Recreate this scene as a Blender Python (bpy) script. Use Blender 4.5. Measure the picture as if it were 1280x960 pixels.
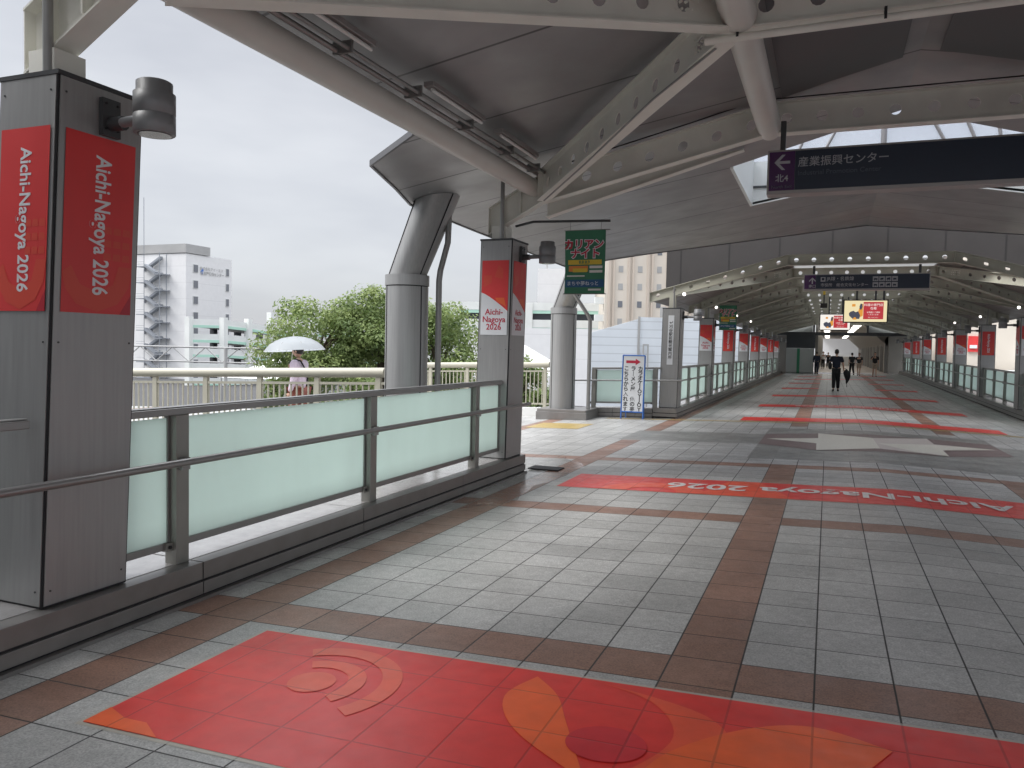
import bpy, bmesh, math, random
from mathutils import Vector, Matrix
random.seed(7)
R = math.radians
for o in list(bpy.data.objects): bpy.data.objects.remove(o)
S = bpy.context.scene
COL = S.collection

# ------------------------------------------------------------------ camera
cam = bpy.data.cameras.new('camera'); cam.sensor_width = 36; cam.sensor_fit = 'HORIZONTAL'
cam.lens = 988.4 / 1280 * 36; cam.clip_start = .05; cam.clip_end = 4000
co = bpy.data.objects.new('camera', cam); COL.objects.link(co); S.camera = co
pit, rol, yaw, CH = -.0470, -.0203, .3794, 1.598
F = Vector((-math.sin(yaw)*math.cos(pit), math.cos(yaw)*math.cos(pit), math.sin(pit)))
U0 = Vector((math.sin(yaw)*math.sin(pit), -math.cos(yaw)*math.sin(pit), math.cos(pit)))
R0 = Vector((math.cos(yaw), math.sin(yaw), 0))
RX = R0*math.cos(rol) - U0*math.sin(rol); UX = R0*math.sin(rol) + U0*math.cos(rol)
co.matrix_world = Matrix(((RX.x, UX.x, -F.x, 0), (RX.y, UX.y, -F.y, 0), (RX.z, UX.z, -F.z, CH), (0, 0, 0, 1)))

# ------------------------------------------------------------------ world, sun, exposure
W = bpy.data.worlds.new('World'); S.world = W; W.use_nodes = True
nt = W.node_tree; nt.nodes.clear()
out = nt.nodes.new('ShaderNodeOutputWorld'); bg = nt.nodes.new('ShaderNodeBackground')
sky = nt.nodes.new('ShaderNodeTexSky'); sky.sky_type = 'NISHITA'; sky.sun_disc = False
SUN_EL, SUN_AZ = 46, -120
sky.sun_elevation = R(SUN_EL); sky.sun_rotation = R(SUN_AZ)
tc = nt.nodes.new('ShaderNodeTexCoord'); mp = nt.nodes.new('ShaderNodeMapping'); mp.inputs['Scale'].default_value = (1.0, 1.0, 3.2)
nz = nt.nodes.new('ShaderNodeTexNoise'); nz.inputs['Scale'].default_value = 1.6; nz.inputs['Detail'].default_value = 5
rp = nt.nodes.new('ShaderNodeValToRGB')
rp.color_ramp.elements[0].position = .34; rp.color_ramp.elements[0].color = (2.35, 2.43, 2.66, 1)
rp.color_ramp.elements[1].position = .64; rp.color_ramp.elements[1].color = (3.55, 3.6, 3.74, 1)
sx = nt.nodes.new('ShaderNodeSeparateXYZ'); mr = nt.nodes.new('ShaderNodeMapRange')
mr.inputs[1].default_value = .36; mr.inputs[2].default_value = .8; mr.inputs[3].default_value = 1; mr.inputs[4].default_value = 5.0
mul = nt.nodes.new('ShaderNodeVectorMath'); mul.operation = 'SCALE'
mx = nt.nodes.new('ShaderNodeMix'); mx.data_type = 'RGBA'; mx.inputs[0].default_value = .92
L = nt.links.new
L(tc.outputs['Generated'], mp.inputs[0]); L(mp.outputs[0], nz.inputs['Vector']); L(nz.outputs[0], rp.inputs[0])
L(tc.outputs['Generated'], sx.inputs[0]); L(sx.outputs[2], mr.inputs[0]); L(rp.outputs[0], mul.inputs[0]); L(mr.outputs[0], mul.inputs['Scale'])
L(sky.outputs[0], mx.inputs[6]); L(mul.outputs[0], mx.inputs[7]); L(mx.outputs[2], bg.inputs[0]); L(bg.outputs[0], out.inputs[0])
bg.inputs[1].default_value = .08
sl = bpy.data.lights.new('sun', 'SUN'); sl.energy = .9; sl.angle = R(32); sl.color = (1, .97, .93)
so = bpy.data.objects.new('sun', sl); COL.objects.link(so)
so.rotation_euler = (R(90-SUN_EL), 0, R(-SUN_AZ)+math.pi)
so.rotation_euler = Vector((math.sin(R(SUN_AZ))*math.cos(R(SUN_EL)), math.cos(R(SUN_AZ))*math.cos(R(SUN_EL)), math.sin(R(SUN_EL)))).to_track_quat('Z', 'Y').to_euler()
S.view_settings.view_transform = 'Standard'; S.view_settings.look = 'None'; S.view_settings.gamma = 1
S.view_settings.exposure = 1.5
S.render.engine = 'CYCLES'
S.cycles.max_bounces = 8; S.cycles.diffuse_bounces = 5

# ------------------------------------------------------------------ materials
def mat(name, col, rough=.5, metal=0, spec=None, noise=None, bump=None, alpha=None, trans=0, emit=None, coat=0):
    m = bpy.data.materials.new(name); m.use_nodes = True
    n = m.node_tree.nodes; l = m.node_tree.links; b = n['Principled BSDF']
    b.inputs['Base Color'].default_value = (*col, 1); b.inputs['Roughness'].default_value = rough
    b.inputs['Metallic'].default_value = metal
    if spec is not None: b.inputs['Specular IOR Level'].default_value = spec
    if trans: b.inputs['Transmission Weight'].default_value = trans
    if coat: b.inputs['Coat Weight'].default_value = coat; b.inputs['Coat Roughness'].default_value = .12
    if emit: b.inputs['Emission Color'].default_value = (*emit[0], 1); b.inputs['Emission Strength'].default_value = emit[1]
    t = n.new('ShaderNodeTexCoord')
    if noise:      # (scale, amount, [stretch])
        mpn = n.new('ShaderNodeMapping'); mpn.inputs['Scale'].default_value = noise[2] if len(noise) > 2 else (1, 1, 1)
        x = n.new('ShaderNodeTexNoise'); x.inputs['Scale'].default_value = noise[0]; x.inputs['Detail'].default_value = 6
        r = n.new('ShaderNodeMapRange'); r.inputs[1].default_value = .25; r.inputs[2].default_value = .75
        r.inputs[3].default_value = 1-noise[1]; r.inputs[4].default_value = 1+noise[1]
        v = n.new('ShaderNodeVectorMath'); v.operation = 'SCALE'; v.inputs[0].default_value = col
        l.new(t.outputs['Object'], mpn.inputs[0]); l.new(mpn.outputs[0], x.inputs['Vector']); l.new(x.outputs[0], r.inputs[0])
        l.new(r.outputs[0], v.inputs['Scale']); l.new(v.outputs[0], b.inputs['Base Color'])
        rr = n.new('ShaderNodeMapRange'); rr.inputs[3].default_value = max(.29, rough-.1) if rough > .29 else max(.02, rough-.06); rr.inputs[4].default_value = min(1, rough+.12) if rough > .29 else min(.26, rough+.06)
        l.new(x.outputs[0], rr.inputs[0]); l.new(rr.outputs[0], b.inputs['Roughness'])
    if bump:       # (scale, strength)
        x = n.new('ShaderNodeTexNoise'); x.inputs['Scale'].default_value = bump[0]; x.inputs['Detail'].default_value = 4
        bb = n.new('ShaderNodeBump'); bb.inputs['Strength'].default_value = bump[1]; bb.inputs['Distance'].default_value = .01
        l.new(t.outputs['Object'], x.inputs['Vector']); l.new(x.outputs[0], bb.inputs['Height']); l.new(bb.outputs[0], b.inputs['Normal'])
    return m

TT = .36; TX = 2.0115; TY = -10.737   # paving module and grid origin: i = X/TT + TX, j = Y/TT + TY
class NT:
    def __init__(s, m): s.n = m.node_tree.nodes; s.l = m.node_tree.links
    def m(s, op, a, b=None, c=None):
        x = s.n.new('ShaderNodeMath'); x.operation = op
        for k, v in enumerate((a, b, c)):
            if v is None: continue
            if isinstance(v, (int, float)): x.inputs[k].default_value = v
            else: s.l.new(v, x.inputs[k])
        return x.outputs[0]
    def mix(s, f, a, b):
        x = s.n.new('ShaderNodeMix'); x.data_type = 'RGBA'
        for k, v in ((0, f), (6, a), (7, b)):
            if isinstance(v, (int, float)): x.inputs[k].default_value = v
            elif isinstance(v, tuple): x.inputs[k].default_value = (*v, 1)
            else: s.l.new(v, x.inputs[k])
        return x.outputs[2]
    def noise(s, vec, scale, detail=4, rough=.5):
        x = s.n.new('ShaderNodeTexNoise'); x.inputs['Scale'].default_value = scale; x.inputs['Detail'].default_value = detail; x.inputs['Roughness'].default_value = rough
        s.l.new(vec, x.inputs['Vector']); return x.outputs[0]
    def rng(s, v, a, b, c, d):
        x = s.n.new('ShaderNodeMapRange'); s.l.new(v, x.inputs[0])
        for k, q in enumerate((a, b, c, d)): x.inputs[k+1].default_value = q
        return x.outputs[0]
def grid(N, w=.011):
    geo = N.n.new('ShaderNodeNewGeometry'); sp = N.n.new('ShaderNodeSeparateXYZ'); N.l.new(geo.outputs['Position'], sp.inputs[0])
    i = N.m('MULTIPLY_ADD', sp.outputs[0], 1/TT, TX); j = N.m('MULTIPLY_ADD', sp.outputs[1], 1/TT, TY)
    fi = N.m('FLOOR', i); fj = N.m('FLOOR', j)
    di = N.m('ABSOLUTE', N.m('SUBTRACT', N.m('SUBTRACT', i, fi), .5)); dj = N.m('ABSOLUTE', N.m('SUBTRACT', N.m('SUBTRACT', j, fj), .5))
    gi = N.rng(di, .5-w*1.5, .5-w*.8, 0, 1); gj = N.rng(dj, .5-w*1.5, .5-w*.7, 0, 1)
    return geo.outputs['Position'], sp, fi, fj, N.m('MAXIMUM', gi, gj)
def paving_mat():
    m = mat('granite_paving', (.3, .3, .3), .4); N = NT(m); b = N.n['Principled BSDF']
    pos, sp, fi, fj, g = grid(N)
    cv = N.n.new('ShaderNodeCombineXYZ'); N.l.new(fi, cv.inputs[0]); N.l.new(fj, cv.inputs[1])
    wn = N.n.new('ShaderNodeTexWhiteNoise'); N.l.new(cv.outputs[0], wn.inputs['Vector'])
    rnd = N.rng(wn.outputs[0], 0, 1, .88, 1.1)
    speck = N.rng(N.noise(pos, 95, 4, .75), .32, .68, .62, 1.38); mid = N.rng(N.noise(pos, 16, 6, .7), .3, .7, .84, 1.14); big = N.rng(N.noise(pos, 1.3, 4), .3, .7, .85, 1.1)
    mod8 = N.m('FLOORED_MODULO', fi, 8.0); strip = N.m('LESS_THAN', mod8, .5)
    inside = N.m('MULTIPLY', N.m('GREATER_THAN', fi, -7.5), N.m('MULTIPLY', N.m('GREATER_THAN', sp.outputs[1], 12.0), N.m('LESS_THAN', sp.outputs[1], 18.6)))
    strip = N.m('MULTIPLY', strip, N.m('SUBTRACT', 1.0, inside))
    band = N.m('MULTIPLY', N.m('LESS_THAN', N.m('FLOORED_MODULO', fj, 11.0), .5), N.m('LESS_THAN', fj, 24.0))
    brown = N.m('MAXIMUM', strip, band)
    # plain dark field round the star
    fld = N.m('MULTIPLY', N.m('LESS_THAN', N.m('ABSOLUTE', N.m('SUBTRACT', sp.outputs[0], .91)), 2.03), N.m('LESS_THAN', N.m('ABSOLUTE', N.m('SUBTRACT', sp.outputs[1], 15.4)), 2.65))
    fld2 = N.m('MULTIPLY', N.m('LESS_THAN', N.m('ABSOLUTE', N.m('SUBTRACT', sp.outputs[0], .91)), 4.6), N.m('LESS_THAN', N.m('ABSOLUTE', N.m('SUBTRACT', sp.outputs[1], 15.75)), .95))
    fl = N.m('MAXIMUM', fld, fld2)
    c = N.mix(brown, (.44, .437, .42), (.29, .165, .12)); c = N.mix(fl, c, (.25, .25, .235))
    tone = N.m('MULTIPLY', N.m('MULTIPLY', speck, mid), N.m('MULTIPLY', rnd, big))
    v = N.n.new('ShaderNodeVectorMath'); v.operation = 'SCALE'; N.l.new(c, v.inputs[0]); N.l.new(tone, v.inputs['Scale'])
    vo = N.n.new('ShaderNodeTexVoronoi'); vo.inputs['Scale'].default_value = 1.7; N.l.new(pos, vo.inputs['Vector'])
    vr = N.n.new('ShaderNodeSeparateColor'); N.l.new(vo.outputs['Color'], vr.inputs[0])
    gum = N.m('MULTIPLY', N.rng(vo.outputs['Distance'], .02, .034, .42, 0), N.m('GREATER_THAN', vr.outputs[0], .45))
    stn = N.rng(N.noise(pos, .75, 6, .65), .55, .72, 0, .22)
    v2 = N.mix(N.m('MAXIMUM', gum, stn), v.outputs[0], (.14, .13, .12))
    gg = N.m('MULTIPLY', g, N.m('SUBTRACT', 1.0, N.m('MULTIPLY', fl, .9)))
    c2 = N.mix(gg, v2, (.04, .038, .036)); N.l.new(c2, b.inputs['Base Color'])
    wet = N.m('MULTIPLY', N.rng(sp.outputs[0], -2.6, -3.8, 0, 1), N.m('MULTIPLY', N.rng(sp.outputs[1], 6.0, 8.0, 0, 1), N.rng(sp.outputs[1], 13.0, 11.0, 0, 1)))
    ro = N.m('SUBTRACT', N.rng(N.noise(pos, 3.5, 5), .3, .7, .32, .48), N.m('MULTIPLY', N.m('GREATER_THAN', N.m('ADD', wet, N.m('MULTIPLY', N.noise(pos, .9, 1), .6)), .85), .20))
    ro = N.m('ADD', ro, N.m('MULTIPLY', gg, .2)); N.l.new(ro, b.inputs['Roughness'])
    h = N.m('SUBTRACT', N.m('MULTIPLY', N.noise(pos, 160, 3, .7), .35), N.m('MULTIPLY', gg, 1.0))
    bp = N.n.new('ShaderNodeBump'); bp.inputs['Strength'].default_value = .35; bp.inputs['Distance'].default_value = .004
    N.l.new(h, bp.inputs['Height']); N.l.new(bp.outputs[0], b.inputs['Normal'])
    return m
def vinyl(name, col, rough=.33):
    m = mat(name, col, rough); N = NT(m); b = N.n['Principled BSDF']
    pos, sp, fi, fj, g = grid(N, .012)
    t = N.rng(N.noise(pos, 7, 5), .3, .7, .92, 1.08)
    v = N.n.new('ShaderNodeVectorMath'); v.operation = 'SCALE'; v.inputs[0].default_value = col; N.l.new(t, v.inputs['Scale'])
    c = N.mix(N.m('MULTIPLY', g, .45), v.outputs[0], tuple(x*.35 for x in col)); N.l.new(c, b.inputs['Base Color'])
    N.l.new(N.rng(N.noise(pos, 9, 4), .3, .7, .29, .42), b.inputs['Roughness'])
    h = N.m('SUBTRACT', N.m('MULTIPLY', N.noise(pos, 110, 3, .7), .5), N.m('MULTIPLY', g, .9))
    bp = N.n.new('ShaderNodeBump'); bp.inputs['Strength'].default_value = .25; bp.inputs['Distance'].default_value = .0025
    N.l.new(h, bp.inputs['Height']); N.l.new(bp.outputs[0], b.inputs['Normal'])
    return m
def lined(name, col, axis, step, dark=.35, width=.02, rough=.4, metal=0, off=0., var=.12):
    """surface with regular dark joint lines across one world axis"""
    m = mat(name, col, rough, metal); N = NT(m); b = N.n['Principled BSDF']
    geo = N.n.new('ShaderNodeNewGeometry'); sp = N.n.new('ShaderNodeSeparateXYZ'); N.l.new(geo.outputs['Position'], sp.inputs[0])
    q = N.m('FRACT', N.m('MULTIPLY', N.m('ADD', sp.outputs[axis], off), 1/step)); d = N.m('ABSOLUTE', N.m('SUBTRACT', q, .5))
    ln = N.rng(d, .5-width/step, .5-width/step*.5, 0, 1)
    t = N.rng(N.noise(geo.outputs['Position'], 1.1, 6), .3, .7, 1-var, 1+var)
    v = N.n.new('ShaderNodeVectorMath'); v.operation = 'SCALE'; v.inputs[0].default_value = col; N.l.new(t, v.inputs['Scale'])
    N.l.new(N.mix(ln, v.outputs[0], tuple(x*dark for x in col)), b.inputs['Base Color'])
    N.l.new(N.rng(N.noise(geo.outputs['Position'], 2.0, 4), .3, .7, max(.29, rough-.08), rough+.1), b.inputs['Roughness'])
    return m

M = {}
M['paving'] = paving_mat()
M['v_red'] = vinyl('red_vinyl', (.74, .044, .036)); M['v_red2'] = vinyl('crimson_vinyl', (.62, .03, .04))
M['v_orange'] = vinyl('orange_vinyl', (.88, .135, .035)); M['v_coral'] = vinyl('coral_vinyl', (.82, .10, .045)); M['v_white'] = vinyl('white_vinyl', (.75, .72, .70))
M['v_ring'] = vinyl('soft_ring_vinyl', (.80, .11, .055)); M['v_edge'] = vinyl('clear_vinyl_edge', (.45, .42, .36))
M['steel'] = mat('brushed_steel_cladding', (.34, .34, .335), .40, .45, noise=(3, .08, (14, 14, .6)))
M['steel_kerb'] = mat('brushed_steel_kerb', (.25, .24, .23), .36, .5, noise=(6, .1))
M['steel_wet'] = mat('wet_steel_cap', (.42, .41, .40), .16, .35, noise=(9, .12), bump=(40, .12))
M['dark'] = mat('dark_joint', (.018, .018, .02), .7)
M['darksteel'] = mat('dark_grey_steel', (.07, .072, .075), .4, .4, noise=(8, .1))
M['rail'] = mat('rail_steel', (.29, .288, .28), .34, .6, noise=(5, .06))
M['post'] = mat('post_steel', (.28, .277, .255), .38, .5, noise=(5, .08))
M['paint'] = mat('pale_grey_green_steel_paint', (.72, .71, .645), .5, noise=(2.4, .10), bump=(60, .04))
M['paint_t'] = mat('olive_grey_steel_paint', (.42, .41, .34), .55, noise=(2.4, .14))
M['tube'] = mat('pale_tube_paint', (.62, .605, .56), .42, noise=(1.5, .08))
M['roof'] = lined('grey_roof_panels', (.29, .287, .288), 1, 1.57, .3, .022, .42, .35, off=-.06)
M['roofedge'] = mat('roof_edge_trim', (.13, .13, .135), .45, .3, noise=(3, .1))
M['t_roof'] = lined('tunnel_roof_panels', (.24, .21, .19), 0, .62, .5, .02, .5)
GZ0 = -6.8
M['blockergrey'] = lined('light_blocker_grey', (.10, .10, .10), 2, 1.2, .5, .02, .6)  # only for the unseen block that holds back light
M['gable'] = lined('gap_shade_dark', (.045, .04, .038), 0, 1.3, .4, .03, .6)  # shade of the roof gap put into the colour
M['lamp'] = mat('grey_lamp_paint', (.22, .225, .23), .45, .2, noise=(9, .08))
M['lens'] = mat('lamp_lens', (.05, .05, .05), .2)
M['redp'] = mat('poster_red', (.62, .04, .04), .38, noise=(4, .06)); M['redq'] = mat('poster_crimson', (.42, .02, .035), .38)
M['orangep'] = mat('poster_orange', (.70, .12, .035), .38); M['coralp'] = mat('poster_coral', (.60, .065, .04), .38)
M['whitep'] = mat('poster_white', (.66, .68, .70), .4, noise=(4, .03))
M['navy'] = mat('sign_navy_panel', (.012, .02, .04), .35); M['purple'] = mat('sign_purple_panel', (.055, .012, .075), .25)
M['signink'] = mat('sign_white_ink', (.36, .36, .38), .4); M['signdim'] = mat('sign_grey_ink', (.075, .085, .11), .4)
M['signframe'] = mat('sign_frame_alu', (.34, .32, .31), .4, .4, noise=(4, .06))
M['white'] = mat('white_paint', (.72, .72, .70), .5, noise=(3, .05)); M['black'] = mat('black_ink', (.02, .02, .02), .5)
M['blue'] = mat('blue_tube', (.05, .16, .50), .4, noise=(6, .08)); M['redink'] = mat('red_ink', (.45, .02, .05), .45)
M['green'] = mat('banner_green', (.035, .16, .085), .6, noise=(7, .15)); M['bblue'] = mat('banner_blue', (.02, .085, .20), .6)
M['yellow'] = mat('banner_yellow', (.60, .42, .04), .6); M['orange'] = mat('banner_orange', (.62, .20, .04), .6); M['pinkw'] = mat('banner_pale', (.62, .58, .55), .6)
M['tactile'] = vinyl('yellow_tactile', (.46, .33, .10), .45)
M['cream'] = mat('cream_stone', (.60, .575, .50), .45, noise=(40, .1)); M['pinkst'] = mat('pinkish_stone', (.52, .465, .43), .45, noise=(40, .1))
M['maroon'] = mat('purple_brown_stone', (.19, .14, .135), .42, noise=(50, .15))
M['beige_rail'] = mat('beige_rail_paint', (.42, .40, .32), .45, noise=(3, .06))
M['bwhite'] = lined('white_building_wall', (.70, .70, .70), 2, 3.5, .86, .06, .7, var=.025); M['bgrey'] = mat('building_grey', (.36, .36, .355), .6, noise=(.3, .1))
M['window'] = mat('window_glass', (.16, .17, .19), .12); M['mint'] = mat('mint_green_band', (.42, .66, .55), .6, noise=(.5, .06))
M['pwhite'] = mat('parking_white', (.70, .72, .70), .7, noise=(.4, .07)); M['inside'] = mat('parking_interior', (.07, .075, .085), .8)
M['stair'] = mat('stair_steel', (.30, .32, .35), .5, .3)
M['bbeige'] = mat('beige_tile_wall', (.62, .565, .49), .7, noise=(.4, .06)); M['bbeige2'] = mat('beige_pier', (.52, .45, .38), .7)
M['sheet'] = lined('white_corrugated_sheeting', (.66, .70, .74), 2, .62, .80, .05, .5, var=.03)
M['sheet2'] = lined('white_corrugated_sheeting_joints', (.68, .71, .74), 1, 2.1, .80, .06, .5, var=.03)
M['ground'] = mat('asphalt', (.06, .06, .062), .85, noise=(.2, .2)); M['blind'] = mat('pale_wall', (.6, .61, .6), .7, noise=(.3, .05))
M['bark'] = mat('bark', (.09, .07, .05), .9, noise=(9, .25))
M['skin'] = mat('skin', (.48, .29, .21), .5); M['hair'] = mat('black_hair', (.015, .013, .012), .5)
M['navycloth'] = mat('navy_cloth', (.012, .016, .032), .85, noise=(20, .2)); M['blackcloth'] = mat('black_cloth', (.014, .014, .016), .85, noise=(20, .2))
M['pinkcloth'] = mat('pale_pink_shirt', (.66, .56, .66), .8, noise=(14, .05)); M['redcloth'] = mat('rust_trousers', (.22, .07, .05), .8)
M['khaki'] = mat('khaki_shorts', (.34, .27, .21), .8); M['whitecloth'] = mat('white_cloth', (.65, .65, .65), .8); M['shoe'] = mat('black_shoe', (.02, .02, .02), .5)
M['greyd'] = mat('dark_shop_fascia', (.05, .055, .06), .6); M['panelgrey'] = mat('site_hoarding', (.36, .38, .36), .55, noise=(1, .06)); M['gstrip'] = mat('green_notice', (.03, .20, .10), .5)
M['wallgrey'] = mat('concourse_wall', (.25, .235, .21), .6, noise=(1, .1))
M['lightbox'] = mat('lit_lamp', (.9, .9, .85), .5, emit=((1, .96, .88), 1.3)); M['wallglow'] = mat('glowing_backwall', (.45, .46, .47), .5, emit=((.95, .97, 1), .07))  # second one: glow put into wall, counter and panes instead of received light
M['scr_w'] = mat('screen_cream', (.03, .03, .02), .3, emit=((1, .86, .52), .30)); M['scr_w2'] = mat('screen_white', (.03, .03, .03), .3, emit=((1, .95, .88), .33))
M['scr_r'] = mat('screen_red', (.03, .01, .01), .3, emit=((.50, .04, .05), .33)); M['scr_o'] = mat('screen_orange', (.03, .02, .01), .3, emit=((1, .42, .06), .26))
M['scr_d'] = mat('screen_dark', (.02, .02, .02), .3, emit=((.10, .11, .16), .2))
def frosted():
    m = mat('frosted_green_glass', (.74, .86, .81), .32); N = NT(m); n, l = N.n, N.l; b = n['Principled BSDF']
    t = n.new('ShaderNodeBsdfTranslucent'); t.inputs[0].default_value = (.86, .96, .92, 1)
    s = n.new('ShaderNodeMixShader'); s.inputs[0].default_value = .55; o = n['Material Output']
    l.new(b.outputs[0], s.inputs[1]); l.new(t.outputs[0], s.inputs[2]); l.new(s.outputs[0], o.inputs[0])
    geo = n.new('ShaderNodeNewGeometry'); mpn = n.new('ShaderNodeMapping'); mpn.inputs['Scale'].default_value = (2, 2, .6); l.new(geo.outputs['Position'], mpn.inputs[0])
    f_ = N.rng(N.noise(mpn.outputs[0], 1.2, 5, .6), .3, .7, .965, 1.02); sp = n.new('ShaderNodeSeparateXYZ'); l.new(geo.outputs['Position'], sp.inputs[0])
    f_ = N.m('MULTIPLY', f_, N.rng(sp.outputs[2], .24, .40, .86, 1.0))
    for tgt, col in ((b.inputs['Base Color'], (.74, .86, .81)), (t.inputs[0], (.86, .96, .92))):
        v = n.new('ShaderNodeVectorMath'); v.operation = 'SCALE'; v.inputs[0].default_value = col; l.new(f_, v.inputs['Scale']); l.new(v.outputs[0], tgt)
    return m
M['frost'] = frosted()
def poly(name, c, tc_):
    m = mat(name, c, .3); N = NT(m); n, l = N.n, N.l; b = n['Principled BSDF']
    t = n.new('ShaderNodeBsdfTransparent'); t.inputs[0].default_value = (*tc_, 1)
    s = n.new('ShaderNodeMixShader'); s.inputs[0].default_value = .75
    l.new(b.outputs[0], s.inputs[1]); l.new(t.outputs[0], s.inputs[2]); l.new(s.outputs[0], n['Material Output'].inputs[0]); return m
M['skyglass'] = poly('skylight_glass', (.8, .82, .85), (.95, .97, 1))
def translu(name, c, f=.6):
    m = mat(name, c, .35); N = NT(m); n, l = N.n, N.l; b = n['Principled BSDF']
    t = n.new('ShaderNodeBsdfTranslucent'); t.inputs[0].default_value = (*c, 1)
    s = n.new('ShaderNodeMixShader'); s.inputs[0].default_value = f
    l.new(b.outputs[0], s.inputs[1]); l.new(t.outputs[0], s.inputs[2]); l.new(s.outputs[0], n['Material Output'].inputs[0]); return m
M['umb'] = translu('umbrella_film', (.52, .56, .58)); M['polyc'] = translu('white_polycarbonate', (.50, .50, .49), .8)
def leafmat(name, a, b_):
    m = mat(name, a, .55); N = NT(m); b = N.n['Principled BSDF']
    oi = N.n.new('ShaderNodeNewGeometry'); r = N.n.new('ShaderNodeTexNoise'); r.inputs['Scale'].default_value = .9; r.inputs['Detail'].default_value = 3
    N.l.new(oi.outputs['Position'], r.inputs['Vector'])
    f = N.m('MULTIPLY', N.rng(r.outputs[0], .35, .65, 0, 1), 1.0)
    f = N.m('ADD', N.m('MULTIPLY', f, .6), N.m('MULTIPLY', oi.outputs['Random Per Island'], .4))
    c = N.mix(f, a, b_); N.l.new(c, b.inputs['Base Color'])
    t = N.n.new('ShaderNodeBsdfTranslucent'); N.l.new(c, t.inputs[0])
    s = N.n.new('ShaderNodeMixShader'); s.inputs[0].default_value = .35
    N.l.new(b.outputs[0], s.inputs[1]); N.l.new(t.outputs[0], s.inputs[2]); N.l.new(s.outputs[0], N.n['Material Output'].inputs[0]); return m
M['leaf'] = leafmat('leaves', (.095, .16, .048), (.33, .40, .14))

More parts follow.
